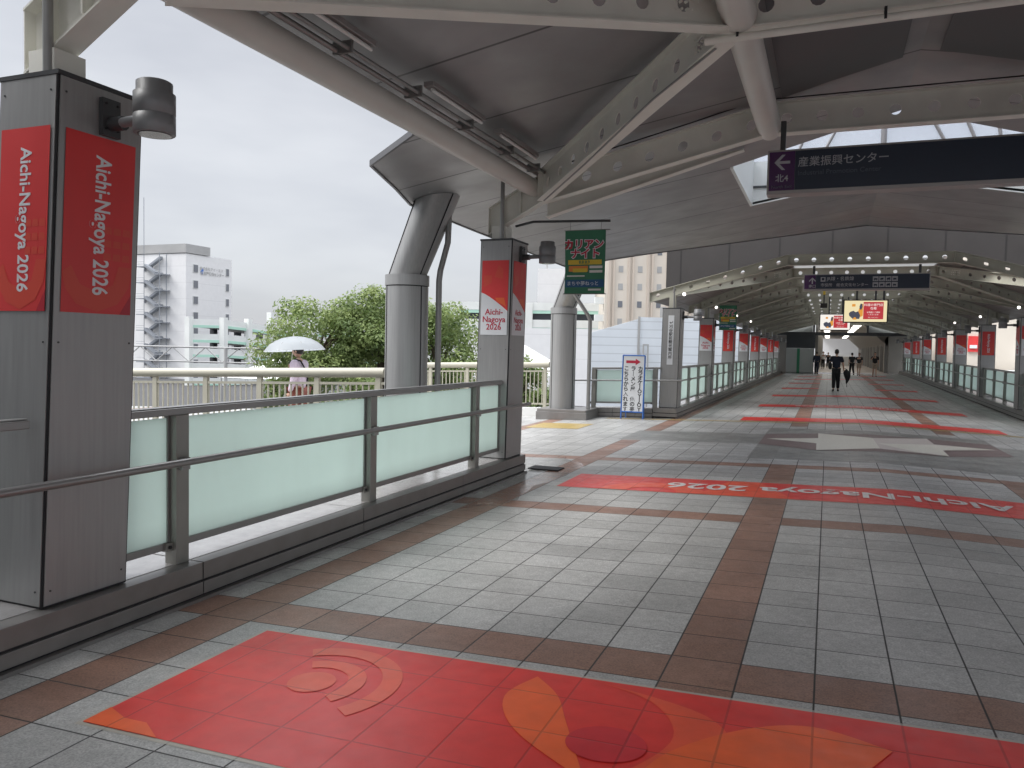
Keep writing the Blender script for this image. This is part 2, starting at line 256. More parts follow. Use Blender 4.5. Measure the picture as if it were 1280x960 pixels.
# ------------------------------------------------------------------ mesh helpers
def wloc(o):
    v = Vector((0, 0, 0))
    while o: v += o.location; o = o.parent
    return v
def tag(o, label=None, cat=None, group=None, kind=None):
    if label: o['label'] = label
    if cat: o['category'] = cat
    if group: o['group'] = group
    if kind: o['kind'] = kind
    return o
def empty(name, loc, label, cat, group=None):
    o = bpy.data.objects.new(name, None); o.empty_display_size = .2; COL.objects.link(o); o.location = loc
    return tag(o, label, cat, group)
class MB:
    def __init__(s): s.v = []; s.f = []; s.mi = []; s.sm = []; s.mats = []
    def k(s, m):
        m = M[m] if isinstance(m, str) else m
        if m not in s.mats: s.mats.append(m)
        return s.mats.index(m)
    def add(s, vs, fs, m, smooth=False):
        b = len(s.v); k = s.k(m); s.v += [tuple(v) for v in vs]
        for f in fs: s.f.append([b+i for i in f]); s.mi.append(k); s.sm.append(smooth)
        return s
    def box(s, a0, a1, b0, b1, c0, c1, m, T=None):
        p = [(a, b, c) for c in (c0, c1) for b in (b0, b1) for a in (a0, a1)]
        if T: p = [T(*q) for q in p]
        return s.add(p, [(0, 2, 3, 1), (4, 5, 7, 6), (0, 1, 5, 4), (2, 6, 7, 3), (0, 4, 6, 2), (1, 3, 7, 5)], m)
    def tube(s, p0, p1, r0, m, r1=None, n=12, caps=True):
        p0 = Vector(p0); p1 = Vector(p1); r1 = r0 if r1 is None else r1; d = (p1-p0).normalized()
        a = d.orthogonal().normalized() if abs(d.z) < .95 else Vector((1, 0, 0)); b = d.cross(a).normalized(); a = b.cross(d)
        vs = []
        for p, r in ((p0, r0), (p1, r1)):
            for i in range(n): t = 2*math.pi*i/n; vs.append(p+a*r*math.cos(t)+b*r*math.sin(t))
        s.add(vs, [(i, (i+1) % n, n+(i+1) % n, n+i) for i in range(n)], m, True)
        if caps:
            s.add(vs[:n], [tuple(reversed(range(n)))], m); s.add(vs[n:], [tuple(range(n))], m)
        return s
    def path(s, pts, r, m, n=10):
        for a, b in zip(pts, pts[1:]): s.tube(a, b, r, m, n=n)
        for p in pts[1:-1]: s.ball(p, r, m, n=n)
        return s
    def ball(s, c, r, m, n=12, sc=(1, 1, 1)):
        c = Vector(c); vs = []; fs = []; h = max(4, n//2)
        for j in range(h+1):
            ph = math.pi*j/h
            for i in range(n):
                t = 2*math.pi*i/n; vs.append(c+Vector((r*sc[0]*math.sin(ph)*math.cos(t), r*sc[1]*math.sin(ph)*math.sin(t), r*sc[2]*math.cos(ph))))
        for j in range(h):
            for i in range(n): fs.append((j*n+i, (j+1)*n+i, (j+1)*n+(i+1) % n, j*n+(i+1) % n))
        return s.add(vs, fs, m, True)
    def lathe(s, prof, c, m, n=20, axis=None):
        c = Vector(c); vs = []; fs = []
        for r, z in prof:
            for i in range(n): t = 2*math.pi*i/n; vs.append(c+Vector((r*math.cos(t), r*math.sin(t), z)))
        for j in range(len(prof)-1):
            for i in range(n): fs.append((j*n+i, j*n+(i+1) % n, (j+1)*n+(i+1) % n, (j+1)*n+i))
        s.add(vs, fs, m, True)
        s.add(vs[:n], [tuple(reversed(range(n)))], m); s.add(vs[-n:], [tuple(range(n))], m); return s
    def flat(s, pts, m): return s.add(pts, [tuple(range(len(pts)))], m)
    def prism(s, pts, ext, m):
        n = len(pts); pts = [Vector(p) for p in pts]; e = Vector(ext); vs = pts+[p+e for p in pts]
        return s.add(vs, [tuple(range(n)), tuple(range(2*n-1, n-1, -1))]+[(i, i+n, (i+1) % n+n, (i+1) % n) for i in range(n)], m)
    def merge(s, o, Mx):
        b = len(s.v); s.v += [tuple(Mx @ Vector(v)) for v in o.v]; ks = [s.k(m) for m in o.mats]
        for f, mi, sm in zip(o.f, o.mi, o.sm): s.f.append([b+i for i in f]); s.mi.append(ks[mi]); s.sm.append(sm)
        return s
    def build(s, name, parent=None, label=None, cat=None, group=None, kind=None, loc=None, bevel=0):
        base = wloc(parent) if parent else Vector(loc or (0, 0, 0))
        me = bpy.data.meshes.new(name); me.from_pydata([tuple(Vector(v)-base) for v in s.v], [], s.f)
        for m in s.mats: me.materials.append(m)
        me.polygons.foreach_set('material_index', s.mi); me.polygons.foreach_set('use_smooth', s.sm); me.update()
        o = bpy.data.objects.new(name, me); COL.objects.link(o)
        if parent: o.parent = parent
        else: o.location = base
        if bevel:
            b = o.modifiers.new('edge', 'BEVEL'); b.width = bevel; b.segments = 2; b.limit_method = 'ANGLE'; b.angle_limit = R(50)
        return tag(o, label, cat, group, kind)

def text_mb(body, size, m, spacing=1, line=1, bold=.012, align='CENTER', width=None):
    c = bpy.data.curves.new('t', 'FONT'); c.body = body; c.size = size; c.resolution_u = 3; c.space_character = spacing; c.space_line = line
    c.align_x = align; c.offset = bold*size; c.extrude = .0008
    o = bpy.data.objects.new('t', c); COL.objects.link(o)
    dg = bpy.context.evaluated_depsgraph_get(); me = o.evaluated_get(dg).to_mesh()
    mb = MB(); mb.add([v.co.copy() for v in me.vertices], [tuple(p.vertices) for p in me.polygons], m)
    o.evaluated_get(dg).to_mesh_clear(); bpy.data.objects.remove(o); bpy.data.curves.remove(c)
    if width and mb.v:
        xs = [v[0] for v in mb.v]; k = width/(max(xs)-min(xs)); cx = (max(xs)+min(xs))/2
        mb.v = [((v[0]-cx)*k, v[1], v[2]) for v in mb.v]
    if mb.v:
        ys = [v[1] for v in mb.v]; cy = (max(ys)+min(ys))/2; mb.v = [(v[0], v[1]-cy, v[2]) for v in mb.v]
    return mb
def frame(o, r, u):
    r = Vector(r); u = Vector(u); n = r.cross(u); o = Vector(o)
    return Matrix(((r.x, u.x, n.x, o.x), (r.y, u.y, n.y, o.y), (r.z, u.z, n.z, o.z), (0, 0, 0, 1)))

# ------------------------------------------------------------------ floor of the elevated walkway (cambered)
XC = .79
SR = [(-30, .033), (12, .033), (25, .038), (34, .018), (43, 0), (60, -.03), (200, -.03)]
def fz(x, y):
    if x <= XC: return -.03*(XC-x)
    for (a, p), (b, q) in zip(SR, SR[1:]):
        if y <= b: return -(p+(q-p)*(y-a)/(b-a))*(x-XC)
    return .03*(x-XC)
def sheet(mb, pts, off, m, step=1.0):
    bm = bmesh.new(); bm.faces.new([bm.verts.new((x, y, 0)) for x, y in pts])
    ys = [p[1] for p in pts]; cuts = [((XC, 0, 0), (1, 0, 0))]+[((0, y, 0), (0, 1, 0)) for y in range(math.floor(min(ys)), math.ceil(max(ys))+1)]
    for c, n in cuts: bmesh.ops.bisect_plane(bm, geom=bm.verts[:]+bm.edges[:]+bm.faces[:], plane_co=c, plane_no=n)
    bm.normal_update()
    for f in bm.faces:
        if f.normal.z < 0: f.normal_flip()
    bm.verts.index_update()
    mb.add([(v.co.x, v.co.y, fz(v.co.x, v.co.y)+off) for v in bm.verts], [tuple(v.index for v in f.verts) for f in bm.faces], m); bm.free()
fm = MB()
sheet(fm, [(-3.95, -12), (5.1, -12), (5.1, 67.3), (-3.6, 67.3), (-3.6, 20.2), (-3.95, 20.2)], 0, 'paving')
sheet(fm, [(-28, 10.5), (-3.95, 10.5), (-3.95, 20.2), (-28, 20.2)], 0, 'paving')
fm.build('floor', kind='structure')
sb = MB()   # deck body below
sb.box(-4.65, 5.9, -12, 67.3, -1.6, -.32, 'roofedge'); sb.box(-28, -4.65, 10.5, 20.4, -2.4, -1.2, 'roofedge')
sb.build('deck_slab', kind='structure')
g = MB(); g.flat([(-1500, -1500, -6.8), (1500, -1500, -6.8), (1500, 1500, -6.8), (-1500, 1500, -6.8)], 'ground'); g.build('ground', kind='structure')

# star inlay
st = empty('star_inlay', (.91, 15.6, -.01), 'star shaped stone inlay in cream and purple brown set in the paving', 'floor inlay')
a = MB(); sheet(a, [(-1.11, 14.83), (-.13, 14.09), (1.88, 14.43), (2.94, 15.3), (2.90, 17.17), (1.84, 17.29), (-.13, 17.06), (-1.11, 16.69)], .004, 'maroon'); a.build('border', st)
a = MB(); sheet(a, [(-1.04, 15.74), (-.14, 15.15), (-.13, 14.09), (.87, 14.68), (.84, 16.43), (-.13, 17.06), (-.12, 16.09)], .008, 'cream'); a.build('cream_stone', st)
a = MB(); sheet(a, [(.87, 14.68), (1.88, 14.43), (1.89, 15.28), (2.87, 16.21), (1.86, 16.26), (1.84, 17.29), (.84, 16.43)], .008, 'pinkst'); a.build('pink_stone', st)
a = MB(); sheet(a, [(.875, 15.5), (1.4, 14.6), (1.87, 14.46), (1.88, 15.3), (2.8, 16.18), (1.8, 16.1)], .012, 'cream'); a.build('cream_stone', st)
# tactile strips
a = MB(); sheet(a, [(-5.2, 19.55), (4.9, 19.55), (4.9, 19.75), (-5.2, 19.75)], .004, 'tactile')
a.build('tactile_strip', label='thin yellow tactile line crossing the paving before the covered tunnel', cat='tactile paving', loc=(0, 19.6, -.02))
a = MB(); sheet(a, [(-6.3, 16.6), (-5.05, 16.6), (-5.05, 17.9), (-6.3, 17.9)], .004, 'tactile')
a.build('tactile_strip', label='square yellow tactile patch in front of the far round column', cat='tactile paving', loc=(-5.7, 17.2, -.2))
a = MB(); a.box(-3.9, -3.45, 10.45, 10.75, -.128, -.112, 'dark'); a.build('drain_cover', label='small dark drain cover on the floor by the end of the parapet', cat='drain cover', loc=(-3.7, 10.6, -.13))

# ------------------------------------------------------------------ red floor stickers
def sticker(x0, x1, y0, y1, label, group='red event stickers on the floor', o1=.003, o2=.007):
    c = ((x0+x1)/2, (y0+y1)/2); e = empty('floor_sticker', (c[0], c[1], fz(*c)), label, 'floor sticker', group)
    a = MB(); e_ = .025
    sheet(a, [(x0-e_, y0-e_), (x1+e_, y0-e_), (x1+e_, y1+e_), (x0-e_, y1+e_)], o1, 'v_edge'); a.build('edge_film', e)
    a = MB(); sheet(a, [(x0, y0), (x1, y0), (x1, y1), (x0, y1)], o2, 'v_red'); a.build('film', e)
    return e
def disc(cx, cy, r, a0=0, a1=360, n=28, ry=None): ry = ry or r; return [(cx+r*math.cos(R(a0+(a1-a0)*i/n)), cy+ry*math.sin(R(a0+(a1-a0)*i/n))) for i in range(n+(a1-a0 < 360))]
def ring(cx, cy, r0, r1, a0, a1, n=18): return disc(cx, cy, r1, a0, a1, n)+list(reversed(disc(cx, cy, r0, a0, a1, n)))
TXTO = .0085
e1 = sticker(-3.03, 4.65, 2.51, 3.76, 'large red floor sticker nearest the camera with orange leaf and ring shapes', o1=.0015, o2=.003)
a = MB()
for k, (r0, r1) in enumerate(((0, .10), (.18, .27), (.35, .45))):
    if k == 0: sheet(a, disc(-2.33, 3.23, .12, n=20), .006, 'v_ring')
    else: sheet(a, ring(-2.33, 3.23, r0, r1, -35, 125, 30), .006, 'v_ring')
a.build('ring_pattern', e1)
def smooth(pts, n=6):
    o_ = []; m_ = len(pts)
    for i in range(m_):
        p0, p1, p2, p3 = (Vector(pts[(i+k-1) % m_]) for k in range(4))
        if len(pts[i]) and (i in smooth.sharp or (i+1) % m_ in smooth.sharp):
            if i in smooth.sharp: p0 = p1
            if (i+1) % m_ in smooth.sharp: p3 = p2
        for k in range(n):
            t = k/n; q = .5*((2*p1)+(-p0+p2)*t+(2*p0-5*p1+4*p2-p3)*t*t+(-p0+3*p1-3*p2+p3)*t**3); o_.append((q.x, q.y))
    return o_
def shape(pts, sharp, off, m, nm):
    smooth.sharp = set(sharp); a = MB(); sheet(a, smooth([Vector(p) for p in pts]), off, m); a.build(nm, e1)
shape([(-1.30, 3.69), (-1.37, 3.42), (-1.20, 3.12), (-.80, 2.83), (-1.02, 3.28), (-1.14, 3.52)], (0, 3), .006, 'v_orange', 'leaf_pattern')
shape([(-1.0, 3.74), (-.70, 3.60), (-.55, 3.30), (-.68, 2.95), (-.95, 2.62), (-.45, 2.75), (-.30, 3.2), (-.45, 3.55)], (0, 4), .0045, 'v_coral', 'swirl_pattern')
sheet_ = MB(); sheet(sheet_, disc(-.80, 3.14, .17, n=36, ry=.15), .0075, 'v_red2'); sheet_.build('disc_pattern', e1)
shape([(-.66, 2.78), (-.55, 3.15), (-.28, 3.47), (.0, 3.60), (.30, 3.49), (.14, 3.15), (.02, 2.8)], (0, 4, 6), .0075, 'v_orange', 'leaf_pattern')
a = MB(); sheet(a, [(-3.03, 2.51), (-2.6, 2.51), (-2.75, 2.6), (-2.88, 2.6), (-3.03, 2.66)], .006, 'v_orange'); a.build('corner_pattern', e1)
for pts_, m_ in ((disc(2.6, 2.51, .9, 0, 180, 20), 'v_coral'), (ring(3.6, 3.1, .25, .42, 0, 200), 'v_orange')): a = MB(); sheet(a, pts_, .0045, m_); a.build('arc_pattern', e1)
e2 = sticker(-3.07, 4.65, 9.25, 10.33, 'red floor sticker with white event name, second from the camera', o1=.0015, o2=.003)
def floor_text(e, s, x0, x1, yc, size):
    t = text_mb(s, size, 'v_white', bold=.02, width=abs(x1-x0)); Mx = frame(((x0+x1)/2, yc, 0), (-1, 0, 0), (0, -1, 0))
    a = MB(); a.merge(t, Mx); a.v = [(x, y, fz(x, y)+TXTO+z) for x, y, z in a.v]; a.build('lettering', e)
floor_text(e2, 'Aichi-Nagoya 2026', 1.93, -1.80, 9.83, .52)
a = MB(); sheet(a, ring(-1.9, 9.25, .3, .62, 0, 180), .006, 'v_coral'); sheet(a, [(-1.35, 9.25), (-.3, 9.25), (-.75, 10.33), (-1.1, 10.33)], .0045, 'v_coral'); a.build('ring_pattern', e2)
TXTO = .0125
N_ = ['third', 'fourth', 'fifth', 'sixth', 'seventh', 'eighth', 'ninth']
for k, (y, sp) in enumerate(((20.45, 0), (25.85, 0), (32.1, 0), (38.9, 1), (45.6, 1), (52.6, 0), (59.5, 1))):
    far = 'in the covered tunnel' if k else 'at the mouth of the covered tunnel'
    if sp:
        sticker(-1.95, -.35, y-.5, y+.5, 'short red floor sticker left of centre, '+N_[k]+' row '+far)
        sticker(2.0, 3.7, y-.5, y+.5, 'short red floor sticker right of centre, '+N_[k]+' row '+far)
    else:
        e = sticker(-1.95, 3.7, y-.55, y+.55, 'long red floor sticker '+far+', '+N_[k]+' row from the camera')
        if k == 1: floor_text(e, 'Aichi-Nagoya 2026', 2.3, -.9, y, .5)

# ------------------------------------------------------------------ kerbs and balustrades
def kerb(T, length, joints, depth, label, name='parapet_kerb', endcap=True, group='steel clad parapet kerbs', loc=None):
    """T(a, b, h): a along the run, b outwards from the walkway, h above the floor there"""
    e = empty(name, loc or T(length/2, depth/2, 0), label, 'parapet kerb', group)
    c = MB(); c.box(.014, length-.014, .014, depth-.014, .0, .235, 'dark', T); c.build('core', e)
    js = [0]+joints+[length]
    for a0, a1 in zip(js, js[1:]):
        u = MB(); u.box(a0+.006, a1-.006, 0, depth, .135, .25, 'steel_kerb', T)
        u.box(a0+.01, a1-.01, .12, depth-.02, .2505, .2535, 'steel_wet', T); u.build('coping', e, bevel=.004)
        u = MB(); u.box(a0+.004, a1-.006, -.004, depth+.004, .035, .118, 'steel_kerb', T); u.build('lower_panel', e, bevel=.003)
    u = MB(); u.box(0, length, -.03, .012, -.01, .022, 'steel_kerb', T); u.build('flashing', e); return e
def balustrade(T, a0, a1, posts, label, group='frosted glass balustrades', handrail=None, hr_ext=(0, 0), top=1.3, cat='balustrade', rx=0):
    e = empty('glass_balustrade', T((a0+a1)/2, .15, .25), label, cat, group)
    r = MB(); r.box(a0, a1+rx, .10, .20, top-.055, top-.01, 'rail', T)
    r.box(a0, a1+rx, .115, .185, top-.011, top, 'rail', T); r.build('top_rail', e, bevel=.012)
    h0 = a0+hr_ext[0]; h1 = a1+hr_ext[1]; n = max(1, int((h1-h0)/3)); h = MB(); rr = .021 if not handrail else handrail
    h.path([T(h0+(h1-h0)*i/n, -.10, .965) for i in range(n+1)], rr, 'rail', n=12); h.build('handrail', e)
    for p in posts:
        q = MB(); q.box(p-.055, p+.055, .10, .20, .25, top-.056, 'post', T); q.build('post', e, bevel=.004)
        k = MB(); k.box(p-.02, p+.02, .04, .10, .925, .945, 'rail', T); k.tube(T(p, .09, .935), T(p, -.10, .95), .010, 'rail', n=8); k.box(p-.035, p+.035, .07, .099, .88, .96, 'rail', T); k.build('bracket', e)
        k = MB(); k.box(p-.11, p-.056, .13, .19, .345, .40, 'post', T); k.tube(T(p-.085, .129, .372), T(p-.085, .12, .372), .013, 'dark', n=8); k.build('clamp', e)
    ed = [a0]+[p for p in posts]+[a1]
    for i, (x, y) in enumerate(zip(ed, ed[1:])):
        l = x+(.057 if i else .0); rr_ = y-(.057 if i < len(ed)-2 else .0)
        if rr_-l < .12: continue
        gp = MB(); gp.box(l+.02, rr_-.02, .165, .177, .40, top-.075, 'frost', T); gp.build('glass_panel', e)
        gp = MB(); gp.box(l, rr_, .15, .19, .355, .40, 'rail', T); gp.build('bottom_rail', e)
        gp = MB(); gp.box(l+.002, l+.018, .155, .187, .40, top-.06, 'rail', T); gp.build('panel_edge', e)
        gp = MB(); gp.box(rr_-.018, rr_-.002, .155, .187, .40, top-.06, 'rail', T); gp.build('panel_edge', e)
    return e
# near left run (face at X=-3.85, runs along +Y from -3)
Tn = lambda a, b, h: Vector((-3.85-b, -3+a, fz(-3.85, 0)+h))
kerb(Tn, 13.22, [1.3, 3.4, 5.3, 7.12, 9.1, 11.2, 12.5], .75, 'long steel clad kerb at the left, under the two near pillars and the glass', loc=(-4.2, 3, -.139))
balustrade(Tn, 6.58, 12.6, [7.04, 9.42, 11.8], 'frosted glass balustrade between the two near poster pillars', handrail=.024, hr_ext=(-5.6, .48))
balustrade(Tn, .2, 5.76, [.5, 2.6, 5.30], 'frosted glass balustrade at the left edge, before the nearest pillar', hr_ext=(2.0, -4.9), rx=.20)
# plaza back run, along X at Y = 20.2 facing the camera; local a along +X
Tb = lambda a, b, h: Vector((-6.0+a, 19.98+b, fz(-6.0+a, 20)+h))
kerb(Tb, 1.895, [.85, 1.45], .5, 'short steel clad kerb behind the standing sign, facing the camera', loc=(-4.7, 20.2, -.16))
balustrade(Tb, .25, 2.05, [.30, 1.92], 'frosted glass balustrade behind the standing sign, facing the camera', hr_ext=(-.9, .6))
# tunnel sides
TL0, TR0, T0, TSP, NP = -3.5, 5.03, 20.15, 6.2, 8
Tl = lambda a, b, h: Vector((TL0-b, T0-.17+a, fz(TL0, 0)+h))
kerb(Tl, 47.3, [3.1*i for i in range(1, 15)], .6, 'long steel clad kerb along the left side of the covered tunnel', loc=(-3.8, 43, -.13))
Tr = lambda a, b, h: Vector((TR0+b, 20+a, fz(TR0, 20+a)+h))
def kerb_long(T, length, step, depth, label, loc):
    e = empty('parapet_kerb', loc, label, 'parapet kerb', 'steel clad parapet kerbs'); n = int(length/step)
    for i in range(n):
        a0, a1 = i*step, (i+1)*step
        c = MB(); c.box(a0, a1, .014, depth-.014, 0, .235, 'dark', T); c.build('core', e)
        u = MB(); u.box(a0+.006, a1-.006, 0, depth, .135, .25, 'steel_kerb', T); u.build('coping', e)
        u = MB(); u.box(a0+.006, a1-.006, -.004, depth+.004, .03, .118, 'steel_kerb', T); u.build('lower_panel', e)
kerb_long(Tr, 46.5, 3.1, .6, 'long steel clad kerb along the right side of the covered tunnel', (5.3, 43, -.1))
ORD = ['first', 'second', 'third', 'fourth', 'fifth', 'sixth', 'seventh', 'eighth']
for k in range(NP-1):
    a0 = .1+k*TSP+.57; a1 = .1+(k+1)*TSP
    balustrade(Tl, a0, a1, [a0+.25, a0+1.95, a0+3.7, a1-.25], 'frosted glass balustrade on the left of the tunnel, between %s and %s pillars' % (ORD[k], ORD[k+1]), hr_ext=(-.6, .0))
def rbal(k):
    y0 = 26.15+k*TSP
    return y0
for k in range(-1, 6):
    a0 = rbal(k)+.57-20; a1 = rbal(k+1)-20
    lab = 'frosted glass balustrade on the right of the tunnel, ' + ('before the nearest right pillar' if k < 0 else 'after the %s pillar from the camera' % ORD[k])
    balustrade(Tr, a0, a1, [a0+.25, a0+1.95, a0+3.7, a1-.25], lab, hr_ext=(-.6, 0))

# ------------------------------------------------------------------ poster pillars and lamps
def poster(kind, w, h):
    """returns list of (name, MB) in local plane coords, centre origin, x right, y up, z out"""
    b = MB(); out_ = []
    def P(pts, z, m): b.flat([(x, y, z) for x, y in pts], m)
    if kind == 'A':
        cur = [(-w/2+w*i/10, h*(.07-.25*(i/10)**1.25)) for i in range(11)]
        P([(-w/2, -h/2)]+[(w/2, -h/2)]+list(reversed(cur)), .002, 'whitep'); P([(w/2, h/2), (-w/2, h/2)]+cur, .002, 'redp')
        P([(-w*.02, h*.28), (w*.12, h*.44), (w*.3, h*.38), (w*.3, h*.25)], .0035, 'coralp'); P([(w*.02, h*.0), (w*.36, h*.0), (w*.44, -h*.12), (w*.1, -h*.05)], .0035, 'orangep')
        P([(-w*.42, h*.14), (-w*.12, h*.2), (-w*.12, h*.3), (-w*.42, h*.3)], .0035, 'coralp')
        t = text_mb('Aichi-\nNagoya\n2026', .108*h/.98*1.0, 'redink', line=.92, bold=.015)
        c = MB(); c.merge(t, Matrix.Translation((0, -h*.29, .0035))); out_.append(('lettering', c))
    elif kind == 'B':
        P([(-w/2, -h/2), (w/2, -h/2), (w/2, h/2), (-w/2, h/2)], .002, 'redp')
        P([(w*x, h*y) for x, y in [(-.5, -.28), (-.45, -.37), (-.3, -.45), (0, -.49), (.3, -.44), (.46, -.34), (.5, -.22), (.3, -.22), (.22, -.33), (0, -.38), (-.25, -.34), (-.38, -.24)]], .0035, 'coralp')
        for q in range(3):
            for s_ in range(3): P([(w*(.12+.14*s_+x), h*(-.19+.075*q+y)) for x, y in [(-.06, 0), (.06, 0), (.05, .04), (-.05, .04)]], .0035, 'coralp')
        P([(w/2, -h/2), (w/2, -h*.38), (w*.33, -h/2)], .0035, 'redq')
        t = text_mb('Aichi-Nagoya 2026', .118*w/.38, 'whitep', bold=.018, width=h*.79)
        c = MB(); c.merge(t, Matrix.Translation((0, 0, .0035)) @ Matrix.Rotation(-math.pi/2, 4, 'Z')); out_.append(('lettering', c))
    else:
        P([(-w/2, -h/2), (w/2, -h/2), (w/2, h/2), (-w/2, h/2)], .002, 'whitep')
        t = text_mb('↵\n刈\n谷\n駅\n前\n観\n光\n案\n内\n所', .098, 'black', line=1.0, bold=.01)
        c = MB(); c.merge(t, Matrix.Translation((0, 0, .0035))); out_.append(('lettering', c))
    return b, out_
def pillar(x, y, z0, H, side, kindF, kindS, label, pz, wx=.46, wy=.57, ph=.98, pw=.38, lean=.012, group='poster pillars along the walkway', lampname=None, conduit=True, leany=.0, lampgroup='grey wall lamps on the pillars'):
    """x: face towards the walkway, y: near face; side=-1 body extends to -X (left row), +1 to +X (right row)"""
    e = empty('clad_pillar', (x+side*wx/2, y+wy/2, z0), label, 'pillar', group)
    sh = lambda a, b, c: Vector((x+side*a - side*lean*(c-z0), y+b+leany*(c-z0), c))
    c = MB(); c.box(.006, wx-.006, .006, wy-.006, z0, H-.01, 'dark', sh)
    for (a0, a1, b0, b1) in ((.016, wx-.016, 0, .005), (.016, wx-.016, wy-.005, wy), (0, .005, .016, wy-.016), (wx-.005, wx, .016, wy-.016)):
        c.box(a0, a1, b0, b1, z0+.012, H-.02, 'steel', sh)
    for zz in (z0+.09, (z0+H)/2, H-.10):
        for a_ in (.05, wx-.05): p_ = sh(a_, -.001, zz); c.tube(p_, p_+Vector((0, -.003, 0)), .006, 'darksteel', n=6)
        for b_ in (.05, wy-.05): p_ = sh(-.001, b_, zz); c.tube(p_, p_+Vector((-side*.003, 0, 0)), .006, 'darksteel', n=6)
    c.build('casing', e)
    c = MB(); c.box(-.004, wx+.004, -.004, wy+.004, H-.018, H+.006, 'darksteel', sh); c.build('cap', e)
    zc = pz
    fs = []
    if kindF: fs.append((kindF, frame(sh(wx/2, -.004, zc), (1, 0, 0), (-side*lean, leany, 1))))
    if kindS: fs.append((kindS, frame(sh(-.002, wy/2, zc), (0, -side, 0), (side*-lean, leany, 1))))
    for kd, Mx in fs:
        w_, h_ = (pw, ph) if kd != 'S' else (.15, 1.25)
        if Mx.col[0][1]: w_ *= 1.22 if kd != 'S' else 1
        b, ex = poster(kd, w_, h_)
        c = MB(); c.merge(b, Mx); po = c.build('poster', e)
        for nm, q in ex: c = MB(); c.merge(q, Mx); c.build(nm, po)
    if conduit:
        c = MB(); cx = sh(wx*.42 if side < 0 else wx*.42, .09, H); c.tube(cx, (cx.x, cx.y, H+1.0 if H > 2.8 else H+.55), .028 if H > 2.8 else .02, 'rail', n=10); c.build('conduit', e)
    # lamp on its own
    if lampname:
        s = -side; hh = H-.06; bx = sh(-.003, wy*.55, hh); cx = Vector((bx.x+s*.38, bx.y-.03, hh-.10))
        l = empty('wall_lamp', (bx.x, bx.y, hh-.15), lampname, 'lamp', lampgroup)
        c = MB(); c.box(min(0, s*.03), max(0, s*.03), -.06, .06, -.12, .09, 'darksteel', lambda p, q, r: bx+Vector((p, q, r-.10)))
        for q in (-.04, .04):
            for r_ in (-.08, .06): c.tube(bx+Vector((s*.03, q, r_-.10)), bx+Vector((s*.038, q, r_-.10)), .007, 'dark', n=6)
        c.build('wall_plate', l)
        c = MB(); c.tube(bx+Vector((s*.03, 0, -.15)), cx+Vector((-s*.10, 0, -.05)), .028, 'lamp', n=10); c.tube(bx+Vector((s*.03, 0, -.15)), bx+Vector((s*.12, 0, -.15)), .04, 'darksteel', n=10); c.build('arm', l)
        c = MB(); c.lathe([(q_*.88, z_*.92) for q_, z_ in [(.118, -.155), (.125, -.15), (.125, -.045), (.121, -.043), (.121, -.038), (.125, -.036), (.125, .085), (.108, .09), (.108, .15), (.095, .158)]], cx, 'lamp', 24); hd = c.build('lamp_head', l)
        c = MB(); c.lathe([(.088, -.1435), (.088, -.146)], cx, 'lens', 20); c.build('lens', hd)
zk = fz(-3.85, 0)+.254
pillar(-3.93, 3.0, zk, 3.03, -1, 'B', 'B', 'nearest steel pillar at the left edge with tall red vertical-text posters', 2.24, ph=1.0, lampname='grey cylinder lamp on the nearest pillar, against the sky', lean=.017, leany=.03)
pillar(-3.90, 9.6, zk, 3.01, -1, 'A', 'A', 'steel pillar with red and white poster at the end of the near glass balustrade', 2.24, lampname='grey cylinder lamp on the pillar beside the green banner', lean=.008, leany=.017)
zt = fz(TL0, 0)+.254
for k in range(NP):
    kd = 'S' if k == 0 else ('A' if k % 2 else 'B')
    lab = 'first pillar of the tunnel left row, with a white vertical notice' if k == 0 else '%s pillar of the tunnel left row, with a %s poster' % (ORD[k], 'red and white' if k % 2 else 'full red')
    pillar(TL0-.02, T0+k*TSP, zt, 2.66, -1, kd, None if k == 0 else kd, lab, 2.02 if k else 1.85, ph=.84, group='poster pillars along the walkway', lampname='grey lamp on the %s pillar of the tunnel left row' % ORD[k])
for k in range(7):
    y = rbal(k)
    kd = 'B' if k % 2 else 'A'
    pillar(TR0+.02, y, fz(TR0, y)+.254, 2.72, 1, kd, kd, '%s pillar of the tunnel right row, with a %s poster' % (ORD[k], 'full red' if k % 2 else 'red and white'), 2.06, ph=.84, lampname='grey lamp on the %s pillar of the tunnel right row' % ORD[k])

